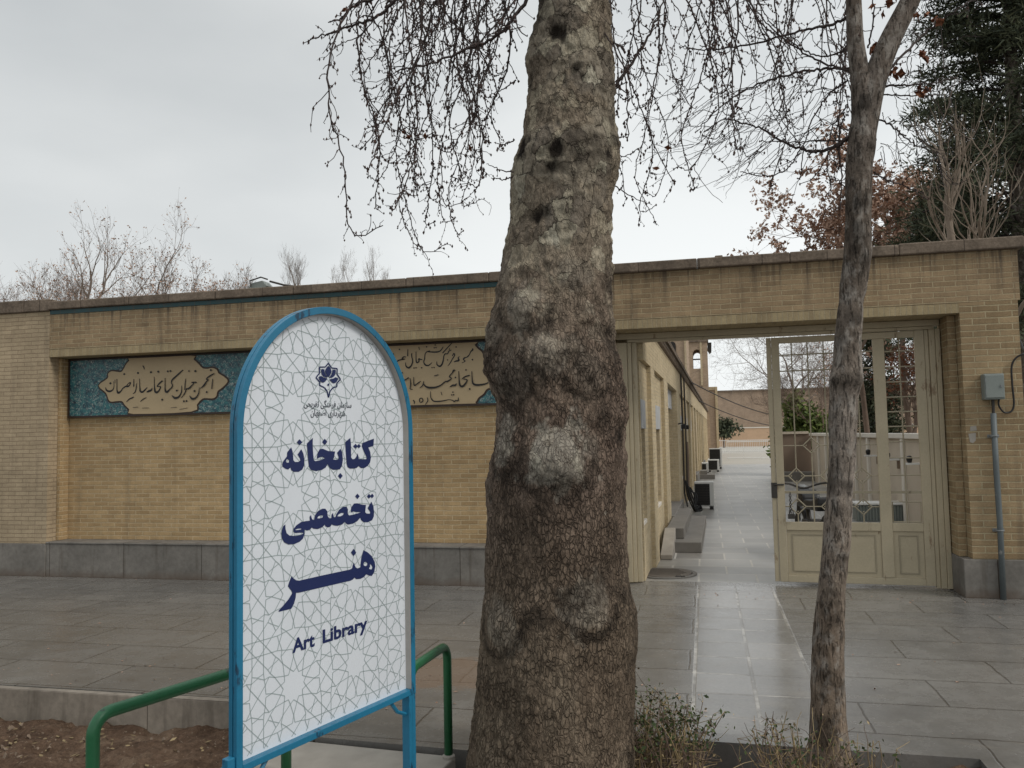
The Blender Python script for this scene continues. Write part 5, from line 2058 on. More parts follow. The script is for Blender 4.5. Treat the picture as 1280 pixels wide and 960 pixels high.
# ------------------------------------------------------------------ the big plane tree
def trunk_mesh(prof, Yp, nth, nz_, z_top, r_top, knobs, seed, upflake, amp, zbot=-0.32):
    """a trunk whose edges follow measured left/right outlines; returns MB data and axis function"""
    rows = []
    for y, xl, xr in prof:
        a, c = V.wall(xl, y, Yp), V.wall(xr, y, Yp)
        rows.append(((a[2] + c[2]) / 2, (a[0] + c[0]) / 2, (c[0] - a[0]) / 2 * 0.985))
    rows.sort()
    zz = np.array([r[0] for r in rows])
    xx = np.array([r[1] for r in rows])
    rr = np.array([r[2] for r in rows])
    if z_top > zz[-1]:
        zz = np.append(zz, z_top)
        xx = np.append(xx, xx[-1] + 0.0)
        rr = np.append(rr, r_top)
    zs = np.concatenate([np.linspace(zbot, min(z_top, zz[-2] + 0.15), nz_), np.linspace(min(z_top, zz[-2] + 0.15) + 0.05, z_top, 40)[1:]])
    cx = np.interp(zs, zz, xx)
    cr = np.interp(zs, zz, rr)
    k = np.array([1, 2, 3, 2, 1.0])
    k /= k.sum()
    cx[2:-2] = np.convolve(cx, k, 'valid')
    cr[2:-2] = np.convolve(cr, k, 'valid')
    th = np.linspace(0, 2 * math.pi, nth, endpoint=False)
    T, Zg = np.meshgrid(th, zs)
    C = np.cos(T)
    S = np.sin(T)
    R = np.repeat(cr[:, None], nth, 1)
    X0 = cx[:, None] + R * C
    Y0 = Yp + R * S
    low = fbm(X0 * 2.2, Y0 * 2.2, Zg * 1.5, 3, seed)
    med = fbm(X0 * 7, Y0 * 7, Zg * 6, 3, seed + 5)
    hor = fbm(X0 * 5, Y0 * 5, Zg * 16, 3, seed + 9)
    fine = fbm(X0 * 34, Y0 * 34, Zg * 22, 3, seed + 21)
    front = np.clip(-S, 0, 1)      # keep the measured outline where the sides turn
    up = np.clip((Zg - upflake) / 0.6, 0, 1)
    d = amp * (0.020 * low * front + 0.011 * med * (0.45 + 0.55 * np.clip((Zg - 1.2) / 0.5, 0, 1)) * (1 - 0.45 * up) + 0.010 * hor * (0.35 + 0.3 * up) + (0.003 + 0.004 * np.clip((Zg - 1.2) / 0.5, 0, 1)) * fine + 0.002 * fbm(X0 * 75, Y0 * 75, Zg * 50, 2, seed + 25))
    pale = np.zeros_like(R)
    dark = np.zeros_like(R)
    for px, py, pr, hgt, pl_, dk in knobs:
        P = V.wall(px, py, Yp)
        zc = P[2]
        i = np.argmin(abs(zs - zc))
        s = (P[0] - cx[i]) / cr[i]
        # line of sight meets the trunk a little in front of its axis plane
        ang = -math.acos(max(-0.96, min(0.96, s)))
        cxk, cyk = cx[i] + cr[i] * math.cos(ang), Yp + cr[i] * math.sin(ang)
        rk_ = pr / FPX * 3.75
        dist = np.sqrt((X0 - cxk) ** 2 + (Y0 - cyk) ** 2 + (Zg - zc) ** 2) / rk_
        wob = dist * (1 + 0.35 * med + 0.30 * fine + 0.25 * vnoise(X0 * 16, Y0 * 16, Zg * 12, seed + 77))
        g = np.exp(-dist ** 2 * 1.3)
        d = d + hgt * g
        pale = np.maximum(pale, pl_ * np.clip((1.25 - wob) * 2.0, 0, 1))
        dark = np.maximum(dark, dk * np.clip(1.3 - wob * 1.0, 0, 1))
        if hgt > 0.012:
            dark = np.maximum(dark, 0.6 * np.exp(-((dist - 1.35) / 0.25) ** 2) * (Zg < zc))  # shade below each bulge, painted as a dark crescent
    flk = fbm(X0 * 3.5, Y0 * 3.5, Zg * 4.5, 4, seed + 31)
    pale = np.maximum(pale, up * np.clip((flk - 0.28) * 6.0, 0, 1) * 0.5)
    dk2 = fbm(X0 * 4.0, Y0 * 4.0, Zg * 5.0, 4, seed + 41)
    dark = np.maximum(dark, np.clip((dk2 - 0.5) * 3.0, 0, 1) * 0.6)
    R = R + d
    Xf = cx[:, None] + R * C
    Yf = Yp + R * S
    b = MB()
    b.v = np.stack([Xf.ravel(), Yf.ravel(), Zg.ravel()], 1).tolist()
    n0 = len(zs)
    idx = np.arange(n0 * nth).reshape(n0, nth)
    nx_ = np.roll(idx, -1, 1)
    b.f = np.stack([idx[:-1], nx_[:-1], nx_[1:], idx[1:]], -1).reshape(-1, 4).tolist()
    b.m = [0] * len(b.f)
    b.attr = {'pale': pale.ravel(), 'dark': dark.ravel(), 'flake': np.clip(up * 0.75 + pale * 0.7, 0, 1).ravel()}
    return b, (float(cx[-1]), Yp, float(zs[-1]), float(cr[-1]))


prof = [(1010, 578, 800), (960, 585, 795), (930, 588, 794), (900, 592, 793), (850, 599, 795), (800, 603, 797), (760, 605, 796), (735, 607, 790), (715, 608, 786), (690, 609, 785), (660, 611, 785), (620, 610, 783),
        (600, 610, 784), (575, 615, 784), (560, 619, 781), (540, 622, 783), (520, 623, 787), (500, 621, 784), (480, 612, 781), (465, 607, 780), (445, 608, 775), (430, 609, 769), (415, 613, 768), (400, 616, 767), (380, 620, 764), (358, 622, 764), (340, 625, 766),
        (320, 629, 765), (300, 633, 764), (280, 637, 764), (265, 639, 765), (240, 640, 768), (220, 640, 773), (205, 641, 776), (190, 644, 776), (175, 650, 773), (160, 655, 769), (135, 658, 768), (106, 661, 768), (80, 658, 767), (60, 660, 765), (30, 667, 763), (0, 674, 762)]
knobs = [(709, 572, 34, 0.060, 0.95, 0), (648, 560, 26, 0.022, 0.5, 0), (652, 540, 20, 0.01, 0.4, 0), (742, 560, 16, 0.01, 0.2, 0.3), (640, 764, 27, 0.020, 0.2, 0), (750, 742, 26, 0.026, 0.3, 0),
         (672, 392, 26, 0.034, 0.55, 0), (725, 352, 22, 0.010, 0.3, 0), (630, 418, 20, 0.024, 0.25, 0.2), (700, 445, 26, 0.02, 0.25, 0), (745, 470, 24, 0.02, 0.1, 0.4), (655, 480, 24, 0.02, 0.15, 0.5), (640, 345, 20, 0.012, 0.2, 0),
         (658, 198, 17, -0.022, 0, 1.3), (709, 207, 14, -0.014, 0, 1.3), (703, 64, 11, -0.024, 0, 1.4), (682, 286, 11, -0.018, 0, 1.3), (764, 205, 12, -0.006, 0, 1.1), (700, 228, 12, -0.006, 0, 0.9), (615, 440, 18, 0.0, 0, 0.9), (770, 440, 26, 0.0, 0, 0.7), (700, 412, 14, 0, 0, 0.8), (690, 470, 16, 0, 0, 0.7), (715, 605, 26, -0.006, 0, 0.6), (775, 545, 18, 0, 0, 0.8), (650, 590, 14, 0, 0, 0.6), (665, 110, 16, -0.004, 0, 0.6), (725, 212, 10, -0.006, 0, 0.7), (745, 112, 26, 0.006, 0.8, 0), (690, 195, 16, 0.01, 0.6, 0),
         (728, 108, 9, -0.01, 0, 0.8), (715, 290, 26, 0.01, 0.65, 0), (752, 190, 10, -0.01, 0, 0.8), (760, 520, 18, 0.0, 0, 0.6), (700, 30, 30, 0.006, 0.5, 0), (655, 250, 14, 0.004, 0.5, 0), (768, 420, 16, 0.0, 0, 0.6), (625, 455, 20, 0.012, 0, 0.5), (720, 255, 14, 0.004, 0.3, 0)]
YB = -4.70
pt_ = thing('plane_tree', 'thick old plane tree with knobbly mottled trunk and drooping bare twigs', 'tree', (-0.69, YB, -0.2))
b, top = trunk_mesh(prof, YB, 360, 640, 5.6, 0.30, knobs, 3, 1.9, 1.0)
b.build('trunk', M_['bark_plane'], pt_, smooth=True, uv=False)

RNG = np.random.default_rng(7)


def rnd(a, c):
    return float(RNG.uniform(a, c))


def unit(v):
    return v / (np.linalg.norm(v) + 1e-12)


def strand(tw, bd, P, r0, r1, twig_len=0.16, every=0.05, buds=True, n=5, droop=0.5, bud_r=0.0055, density=1.0):
    """a hanging shoot: polyline P (top to tip) with short curved side twigs that end in buds"""
    C = catmull(P, 9)
    L = len(C)
    zig = min(0.012, 2.2 * r0)
    for i in range(1, L - 1):
        C[i] = C[i] + RNG.normal(size=3) * zig * 0.28 + np.array([0.0, 0.0, 0.0])
    tw.tube(C, list(np.linspace(r0, r1, L)), n, caps=False)
    acc = 0.0
    for i in range(1, L):
        seg = C[i] - C[i - 1]
        sl_ = np.linalg.norm(seg)
        acc += sl_
        while acc > every:
            acc -= every * rnd(0.6, 1.5)
            f = i / L
            if rnd(0, 1) > density:
                continue
            t = unit(seg)
            side = unit(np.cross(t, RNG.normal(size=3)))
            ln = twig_len * rnd(0.25, 1.25) * (1 - 0.45 * f)
            long_ = buds and rnd(0, 1) < 0.09
            if long_:
                ln *= 2.6
            d = unit(t * 0.75 + side * 0.8)
            p = C[i - 1] + seg * rnd(0, 1)
            pts = [p]
            m = 8 if long_ else 4
            for k in range(m):
                d = unit(d + np.array([0, 0, -droop * 0.22]) + RNG.normal(size=3) * 0.30)
                pts.append(pts[-1] + d * ln / m)
            rr_ = r1 + (r0 - r1) * (1 - f) * 0.3
            tw.tube(pts, list(np.linspace(rr_ * 0.9, rr_ * 0.55, m + 1)), 3, caps=False)
            if buds:
                for k in range(1, m + 1):
                    if rnd(0, 1) < (0.7 if k == m else 0.5):
                        q = pts[k] + RNG.normal(size=3) * 0.004
                        tw.blob(q, bud_r * rnd(0.5, 1.35), 1, sz=rnd(1.0, 2.2))
        if buds and rnd(0, 1) < 0.35:
            tw.blob(C[i] + RNG.normal(size=3) * 0.003, bud_r * rnd(0.7, 1.1), 1, sz=1.6)


def hang(px, py, dep, up, drift, curl, wob=0.05):
    """points of a shoot that hangs down to a tip; built from the tip upwards"""
    tip = V.at(px, py, dep)
    side = np.array([math.cos(0.23), math.sin(0.23), 0])
    fw = np.array([-math.sin(0.23), math.cos(0.23), 0])
    lower = tip + side * curl * -1 + np.array([0, 0, -abs(curl) * 0.35 + 0.02])
    pts = [tip, lower]
    z = lower[2]
    p = lower.copy()
    n = max(3, int(up / 0.28))
    ph = rnd(0, 6)
    for k in range(1, n + 1):
        f = k / n
        p = lower + np.array([0, 0, up * f]) + side * (drift * f ** 1.5 - curl * 0.5 * min(1, f * 4) + wob * math.sin(ph + 5 * f)) + fw * (wob * math.cos(ph + 4 * f) + drift * 0.4 * f)
        pts.append(p)
    return list(reversed(pts))


tw, bd, lf = MB(), MB(), MB()


def dead_leaf(mb, p, s):
    for _ in range(3):
        a = unit(RNG.normal(size=3)) * s
        c = unit(np.cross(a, RNG.normal(size=3))) * s * rnd(0.4, 0.8)
        mb.add([p - a, p + c, p + a, p - c + RNG.normal(size=3) * s * 0.3], [(0, 1, 2, 3)])


left_tips = [(447, 180), (452, 205), (458, 225), (470, 235), (478, 280), (474, 262), (486, 255), (492, 200), (500, 235), (508, 190), (516, 220), (528, 212), (532, 302), (540, 280), (546, 240), (552, 262), (558, 300), (562, 225), (566, 275), (572, 190),
             (578, 255), (584, 282), (588, 230), (592, 200), (598, 245), (604, 215), (608, 180), (614, 150), (618, 190), (624, 120), (630, 95), (640, 60), (650, 40), (465, 150), (482, 120), (497, 140), (520, 150), (540, 170), (556, 140), (580, 130), (600, 110),
             (570, 90), (510, 100), (535, 110), (590, 160), (612, 90), (560, 60), (500, 60), (480, 70), (530, 50), (600, 50), (625, 30), (548, 190), (575, 215), (590, 140)]
for px, py in [p for i, p in enumerate(left_tips) if i % 4 != 3]:
    dep = rnd(3.7, 5.6)
    up = (py + 90) / FPX * dep * 1.0 + 0.12
    strand(tw, bd, hang(px + rnd(-5, 5), py + rnd(-8, 8), dep, up, rnd(-0.05, 0.25), rnd(-0.10, 0.16), rnd(0.05, 0.15)), 0.0056, 0.0024, rnd(0.09, 0.17), 0.036)
right_tips = [(776, 150), (780, 205), (786, 170), (790, 120), (796, 215), (802, 190), (808, 240), (818, 276), (822, 250), (828, 228), (834, 180), (840, 225), (848, 205), (856, 228), (862, 180), (868, 130), (876, 160), (884, 110), (892, 80), (900, 120),
              (910, 90), (918, 165), (924, 140), (932, 175), (940, 215), (948, 190), (956, 150), (966, 222), (972, 165), (980, 120), (988, 160), (996, 100), (1004, 140), (1012, 90), (1020, 150), (1030, 190), (1038, 225), (1046, 200), (1052, 235), (1057, 170),
              (800, 90), (815, 130), (832, 100), (850, 120), (845, 70), (870, 60), (790, 60), (1025, 110), (1040, 130), (1050, 90), (1034, 60), (960, 60), (930, 70), (1000, 50), (860, 95), (778, 90), (785, 240), (1042, 160), (1028, 225)]
for px, py in [p for i, p in enumerate(right_tips) if i % 5 != 4]:
    dep = rnd(3.8, 6.2)
    up = (py + 90) / FPX * dep + 0.12
    strand(tw, bd, hang(px + rnd(-5, 5), py + rnd(-8, 8), dep, up, rnd(-0.25, 0.10), rnd(-0.16, 0.14), rnd(0.05, 0.15)), 0.0052, 0.0022, rnd(0.09, 0.16), 0.045, density=0.85)
# the longer sideways shoots
for pts, dep in (([(545, -40), (500, -5), (470, 22), (440, 32), (412, 42), (385, 50)], 4.2), ([(470, 22), (448, 46), (425, 55), (404, 74)], 4.2), ([(520, -30), (478, -5), (440, 8), (428, 22), (410, 28)], 4.4),
                 ([(700, -60), (655, 5), (620, 45), (575, 65), (530, 82), (495, 89)], 3.9), ([(760, 122), (778, 95), (805, 55), (822, 20), (838, -30)], 4.25), ([(768, 232), (790, 246), (815, 256)], 4.2), ([(645, 100), (628, 112), (612, 118)], 3.7),
                 ([(643, 175), (630, 180), (618, 178)], 3.7), ([(642, 215), (625, 212), (608, 205)], 3.7), ([(640, 222), (628, 224), (614, 222)], 3.7)):
    P = [V.at(x, y, dep + 0.06 * i) for i, (x, y) in enumerate(pts)]
    big = len(pts) > 4
    strand(tw, bd, P, 0.011 if big else 0.0035, 0.003 if big else 0.0015, 0.12, 0.05 if big else 0.12)
for px, py in ((510, 172), (532, 170), (455, 50), (430, 12), (588, 185), (505, 165), (820, 210), (835, 185)):
    dead_leaf(lf, V.at(px, py, rnd(4.0, 4.8)), 0.022)
# limbs out of sight above, which carry the shoots
lb = MB()
top_p = np.array([top[0], top[1], top[2] - 0.1])
for ex, ey, ez in ((-2.9, -3.9, 6.0), (-2.0, -3.2, 6.6), (1.6, -4.0, 6.0), (0.9, -2.6, 6.4), (-0.7, -6.2, 7.0), (-0.6, -3.0, 7.4)):
    E_ = np.array([ex, ey, ez])
    mid = (top_p + E_) / 2 + np.array([0, 0, 0.5])
    C = catmull([top_p - np.array([0, 0, 0.4]), top_p + (E_ - top_p) * 0.2 + np.array([0, 0, 0.3]), mid, E_], 6)
    lb.tube(C, list(np.linspace(0.17, 0.05, len(C))), 12)
    for k in range(9):
        p = C[rnd_i] if (rnd_i := int(rnd(8, len(C) - 1))) else C[-1]
        q = p + np.array([rnd(-1.0, 1.0), rnd(-1.0, 1.0), rnd(-0.5, 0.3)])
        lb.tube(catmull([p, (p + q) / 2 + np.array([0, 0, 0.2]), q], 4), list(np.linspace(0.03, 0.008, 9)), 6)
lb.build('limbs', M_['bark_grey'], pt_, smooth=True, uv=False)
tw.build('hanging_twigs', [M_['twig'], M_['bud']], pt_, uv=False)
lf.build('dead_leaves', M_['leaf_rust'], pt_, uv=False)

# ------------------------------------------------------------------ the slim tree by the gate
prof2 = [(985, 1008, 1070), (950, 1009, 1067), (935, 1010, 1063), (900, 1012, 1058), (870, 1013, 1057), (850, 1013, 1056), (800, 1015, 1056), (770, 1018, 1057), (735, 1022, 1057), (710, 1025, 1060), (690, 1027, 1063), (650, 1030, 1065), (620, 1033, 1066), (590, 1035, 1069), (560, 1036, 1071), (520, 1036, 1071),
         (500, 1036, 1072), (482, 1036, 1077), (474, 1036, 1079), (466, 1038, 1079), (450, 1041, 1077), (430, 1042, 1077), (400, 1045, 1079), (380, 1047, 1080), (350, 1051, 1086), (320, 1054, 1090), (283, 1056, 1089), (250, 1056, 1090), (212, 1057, 1091), (185, 1059, 1096), (150, 1063, 1096), (138, 1064, 1099)]
YR = -4.34
t2 = thing('slim_tree', 'slim grey barked forked tree standing in front of the gate leaf', 'tree', (0.55, YR, -0.2))
kn2 = [(1066, 92, 14, 0.0, 0, 0.5), (1060, 168, 12, 0.004, 0, 0.8), (1075, 255, 12, 0.006, 0, 0.7), (1070, 312, 9, 0.004, 0, 0.9), (1062, 232, 8, 0.0, 0, 0.8), (1082, 325, 9, 0.006, 0, 0.9), (1045, 640, 9, -0.006, 0, 1.0), (1052, 700, 12, -0.008, 0, 1.0),
       (1060, 395, 7, 0.0, 0, 0.6), (1048, 428, 10, 0.0, 0, 0.8), (1044, 475, 10, 0.010, 0, 0.9), (1056, 474, 12, 0.010, 0, 0.9), (1070, 476, 10, 0.010, 0, 0.9), (1042, 770, 10, 0.0, 0, 0.8), (1048, 850, 12, 0.008, 0, 0.7), (1030, 835, 12, 0.008, 0, 0.7), (1055, 550, 7, 0.0, 0, 0.5), (1068, 400, 9, 0.012, 0, 0.9), (1026, 790, 8, 0.0, 0, 0.6), (1074, 150, 10, 0, 0.4, 0), (1085, 185, 8, 0.01, 0, 0.8)]
kn2 = [(*k_[:5], k_[5] * 0.65) for k_ in kn2]
b, top2 = trunk_mesh(prof2, YR, 160, 520, 3.30, 0.05, kn2, 12, 9.0, 0.32)
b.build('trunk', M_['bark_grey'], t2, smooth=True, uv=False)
d2 = (np.array([0.7, YR, 2.5]) - V.o) @ V.f


def px3(x, y, dd=0.0):
    return V.wall(x, y, YR + dd)


b = MB()
C = catmull([px3(1080, 190), px3(1079, 140), px3(1075, 95), px3(1069, 50), px3(1067, 0), px3(1062, -80), px3(1050, -200)], 8)
b.tube(C, list(np.interp(np.linspace(0, 1, len(C)), [0, 0.16, 0.33, 0.5, 1], [0.05, 0.056, 0.046, 0.040, 0.03])), 24)
C = catmull([px3(1078, 190), px3(1084, 140), px3(1094, 98), px3(1112, 52), px3(1138, 0), px3(1170, -70), px3(1200, -200)], 8)
b.tube(C, list(np.interp(np.linspace(0, 1, len(C)), [0, 0.16, 0.33, 0.5, 1], [0.05, 0.062, 0.058, 0.052, 0.035])), 24)
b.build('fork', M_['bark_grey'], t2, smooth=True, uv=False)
tw, bd, lf = MB(), MB(), MB()
br = [([(1066, 18), (1040, 30), (1005, 38), (940, 55), (880, 62), (850, 58)], 0.009), ([(1066, 86), (1030, 86), (990, 92), (945, 106), (905, 130), (870, 165)], 0.008), ([(1060, 172), (1045, 182), (1025, 189), (1005, 187), (975, 175), (945, 158), (905, 150), (880, 165)], 0.011),
      ([(1060, 176), (1030, 176), (990, 177), (950, 177)], 0.005), ([(1064, 90), (1020, 75), (985, 52), (950, 20), (920, -20)], 0.006), ([(1066, 60), (1030, 70), (1000, 60), (965, 30), (940, -10)], 0.005),
      ([(1104, 95), (1130, 68), (1160, 38), (1195, 12), (1230, -8)], 0.008), ([(1100, 108), (1130, 106), (1165, 104), (1195, 96)], 0.006), ([(1100, 118), (1140, 120), (1180, 118)], 0.004), ([(1092, 145), (1118, 160), (1140, 178), (1165, 190)], 0.005), ([(1060, 100), (1035, 120), (1015, 150), (1005, 185), (1000, 225)], 0.005),
      ([(1060, 130), (1040, 160), (1034, 200), (1040, 240)], 0.004), ([(1056, 140), (1048, 180), (1052, 220), (1050, 262)], 0.004), ([(1085, 60), (1092, 20), (1090, -30)], 0.005), ([(1000, 187), (985, 210), (960, 220), (925, 215)], 0.004), ([(1092, 215), (1110, 225), (1130, 232), (1160, 250)], 0.0045)]
for pts, r in br:
    P = [px3(x, y, rnd(-0.05, 0.15) + 0.05 * i) for i, (x, y) in enumerate(pts)]
    strand(tw, bd, P, r, 0.0025, 0.24, 0.10, True, 5, 0.3, 0.0045)
for k in range(75):
    x, y = rnd(860, 1058), rnd(70, 190)
    a = px3(x, y, rnd(0, 0.6))
    e_ = px3(x + rnd(-95, -25), y + rnd(20, 75), rnd(0, 0.8))
    mid = (a + e_) / 2 + np.array([0, 0, rnd(-0.10, 0.06)])
    strand(tw, bd, [a, mid, e_], 0.0022, 0.0011, 0.10, 0.16, False, 3)
for k in range(44):
    x, y = rnd(1085, 1190), rnd(60, 215)
    a = px3(x, y, rnd(0, 0.6))
    e_ = px3(x + rnd(-10, 60), y + rnd(-60, 60), rnd(0, 0.8))
    mid = (a + e_) / 2 + np.array([0, 0, rnd(-0.10, 0.06)])
    strand(tw, bd, [a, mid, e_], 0.0026, 0.0012, 0.10, 0.14, False, 3)
for px, py in ((1168, 25), (1175, 28), (1158, 18), (1152, 68), (1157, 74), (1126, 92), (1120, 96), (1110, 90), (1150, 110), (1152, 118), (1158, 112), (1148, 116), (1112, 4), (1104, 18), (1090, 8), (1146, 20), (1090, 62), (1095, 56), (1118, 88)):
    dead_leaf(lf, px3(px, py, rnd(-0.2, 0.4)), 0.026)
tw.build('branches', [M_['twig'], M_['bud']], t2, uv=False)
lf.build('dead_leaves', M_['leaf_rust'], t2, uv=False)


# ------------------------------------------------------------------ trees behind the walls
def grow(mb, p, d, ln, r, lvl, mx, tips, up=0.12, spread=0.65, kids=(3, 5), ratio=0.62, wob=0.14, sides=(9, 6, 4, 3, 3, 3)):
    n = 5 if lvl < 3 else 3
    pts = [p]
    dd = d
    for k in range(n):
        dd = unit(dd + RNG.normal(size=3) * wob + np.array([0, 0, up]))
        pts.append(pts[-1] + dd * ln / n)
    r1 = r * (0.55 if lvl < mx else 0.4)
    mb.tube(pts, list(np.linspace(r, r1, n + 1)), sides[min(lvl, 5)], caps=False)
    if lvl >= mx:
        tips.append(pts[-1])
        tips.append(pts[-2])
        return
    nk = int(RNG.integers(kids[0], kids[1] + 1))
    for k in range(nk):
        f = rnd(0.35, 1.0) if lvl else rnd(0.45, 1.0)
        if k == 0:
            f = 1.0
        i = min(int(f * n), n - 1)
        q = pts[i] + (pts[i + 1] - pts[i]) * (f * n - i)
        side = unit(np.cross(dd, RNG.normal(size=3)))
        nd = unit(dd * (1 - spread * 0.5) + side * spread * rnd(0.5, 1.2)) if k else unit(dd + side * 0.25)
        grow(mb, q, nd, ln * ratio * rnd(0.75, 1.2), max(r1 * rnd(0.6, 0.95), 0.0035), lvl + 1, mx, tips, up, spread, kids, ratio, wob, sides)


def leaf_cloud(mb, pts, n, spread, s0, s1):
    pts = np.array(pts)
    for k in range(n):
        p = pts[int(RNG.integers(len(pts)))] + RNG.normal(size=3) * spread
        a = unit(RNG.normal(size=3))
        s = rnd(s0, s1)
        c = unit(np.cross(a, RNG.normal(size=3)))
        mb.add([p - a * s, p + c * s * 0.5, p + a * s, p - c * s * 0.5], [(0, 1, 2, 3)])


def bare_tree(label, base, trunk_h, r, ln, levels, bark, leaves=None, nleaf=0, leafsize=(0.025, 0.05), stems=1, lean=(0, 0), group=None, name='bare_tree', cat='tree', **kw):
    global RNG
    RNG = np.random.default_rng(sum(ord(c_) * (i_ + 1) for i_, c_ in enumerate(label)) % 100003)
    t = thing(name, label, cat, base, 0, group)
    tb, cb, tips = MB(), MB(), []
    B = np.array(base, float)
    for s in range(stems):
        d = unit(np.array([lean[0] + (rnd(-0.35, 0.35) if stems > 1 else 0), lean[1] + (rnd(-0.35, 0.35) if stems > 1 else 0), 1.0]))
        P = [B + np.array([rnd(-0.1, 0.1), rnd(-0.1, 0.1), -0.1]) * (stems > 1)]
        if stems == 1:
            P = [B - np.array([0, 0, 0.1])]
        for k in range(5):
            d = unit(d + RNG.normal(size=3) * 0.05)
            P.append(P[-1] + d * trunk_h / 5)
        tb.tube(P, list(np.linspace(r * 1.25, r * 0.8, 6)), 10)
        for k in range(int(RNG.integers(3, 5)) if stems == 1 else 2):
            side = unit(np.cross(d, RNG.normal(size=3)))
            nd = unit(d + side * (0.25 if k == 0 else rnd(0.4, 0.9)))
            grow(cb, P[-1] if k < 2 else P[-2], nd, ln * rnd(0.8, 1.15), r * 0.7, 0, levels, tips, **kw)
    tb.build('trunk', bark, t, smooth=True, uv=False)
    cb.build('branches', bark, t, uv=False)
    if leaves:
        l_ = MB()
        leaf_cloud(l_, tips, nleaf, 0.035, *leafsize)
        l_.build('leaves', leaves, t, uv=False)
    return t


G1 = 'bare trees behind the left wall'
bare_tree('tallest bare tree behind the left wall, with a few brown leaves', (-19.7, 14, 0), 5.8, 0.075, 1.75, 4, M_['twig_far'], M_['leaf_tan'], 420, stems=1, group=G1, up=0.16, ratio=0.64, spread=0.6, kids=(3, 4))
bare_tree('second bare tree behind the left wall, with sparse tan leaves', (-17.9, 14.5, 0), 4.9, 0.08, 1.75, 4, M_['twig_far'], M_['leaf_tan'], 700, stems=1, group=G1, up=0.14, ratio=0.65)
bare_tree('leaning bare tree with thick tan leaves reaching right over the wall', (-17.0, 14.2, 0), 4.5, 0.07, 1.6, 4, M_['twig_far'], M_['leaf_tan'], 1400, stems=1, lean=(0.22, 0), group=G1, up=0.05, ratio=0.65)
bare_tree('low brown leafy tree just above the wall between taller bare trees', (-18.8, 13.4, 0), 3.7, 0.06, 1.1, 3, M_['twig_brown'], M_['leaf_tan'], 900, group=G1, up=0.08)
bare_tree('reddish bare tree at the far left edge above the wall', (-24.5, 17, 0), 5.0, 0.09, 1.9, 4, M_['twig_brown'], M_['leaf_tan'], 60, group=G1, up=0.16, kids=(3, 4))
bare_tree('short pale bare tree above the wall at the end of the leafy group', (-15.0, 15, 0), 4.8, 0.05, 1.2, 4, M_['twig_far'], group=G1, up=0.14)
bare_tree('bare tree with pinkish tan leaves between the two tallest left trees', (-18.9, 15.0, 0), 4.6, 0.06, 1.5, 4, M_['twig_far'], M_['leaf_tan'], 1500, group=G1, up=0.10, ratio=0.65)
bare_tree('bushy bare tree with tan leaves, just left of the pale short one', (-16.2, 15.2, 0), 4.4, 0.05, 1.3, 4, M_['twig_far'], M_['leaf_tan'], 1300, group=G1, up=0.10, ratio=0.65)
bare_tree('grey bare tree over the coping between the far left one and the tallest', (-22.0, 16.5, 0), 4.7, 0.06, 1.5, 4, M_['twig_far'], M_['leaf_tan'], 300, group=G1, up=0.12, ratio=0.65)
bare_tree('low brown twiggy bush top at the far left end of the wall', (-25.0, 16.0, 0), 4.9, 0.05, 1.6, 4, M_['twig_brown'], M_['leaf_tan'], 500, group=G1, up=0.08, ratio=0.66, kids=(4, 5))
bare_tree('low brown twiggy bush top right under the tallest left tree', (-21.3, 15.2, 0), 4.6, 0.05, 1.5, 4, M_['twig_brown'], M_['leaf_tan'], 900, group=G1, up=0.08, ratio=0.66, kids=(4, 5))
G2 = 'distant bare trees over the wall'
for i, (x, h, ln) in enumerate(((-37.5, 10.0, 1.9), (-33.0, 10.0, 1.9), (-29.6, 10.4, 2.2), (-27.6, 10.8, 2.4), (-24.6, 10.2, 2.1), (-22.9, 10.2, 2.0))):
    lab = ['distant bare treetop nearest the leafy trees', 'distant bare treetop just left of the floodlight', 'distant bare treetop above the floodlight', 'tallest distant bare treetop, right of the floodlight', 'distant bare treetop close to the top of the white sign', 'distant bare treetop right above the apex of the white sign'][i]
    bare_tree(lab, (x, 45 + rnd(-2, 2), 0), h, 0.06, ln, 4, M_['twig_far'], group=G2, up=0.20, spread=0.5, kids=(3, 5))

# conifer behind the right end of the wall


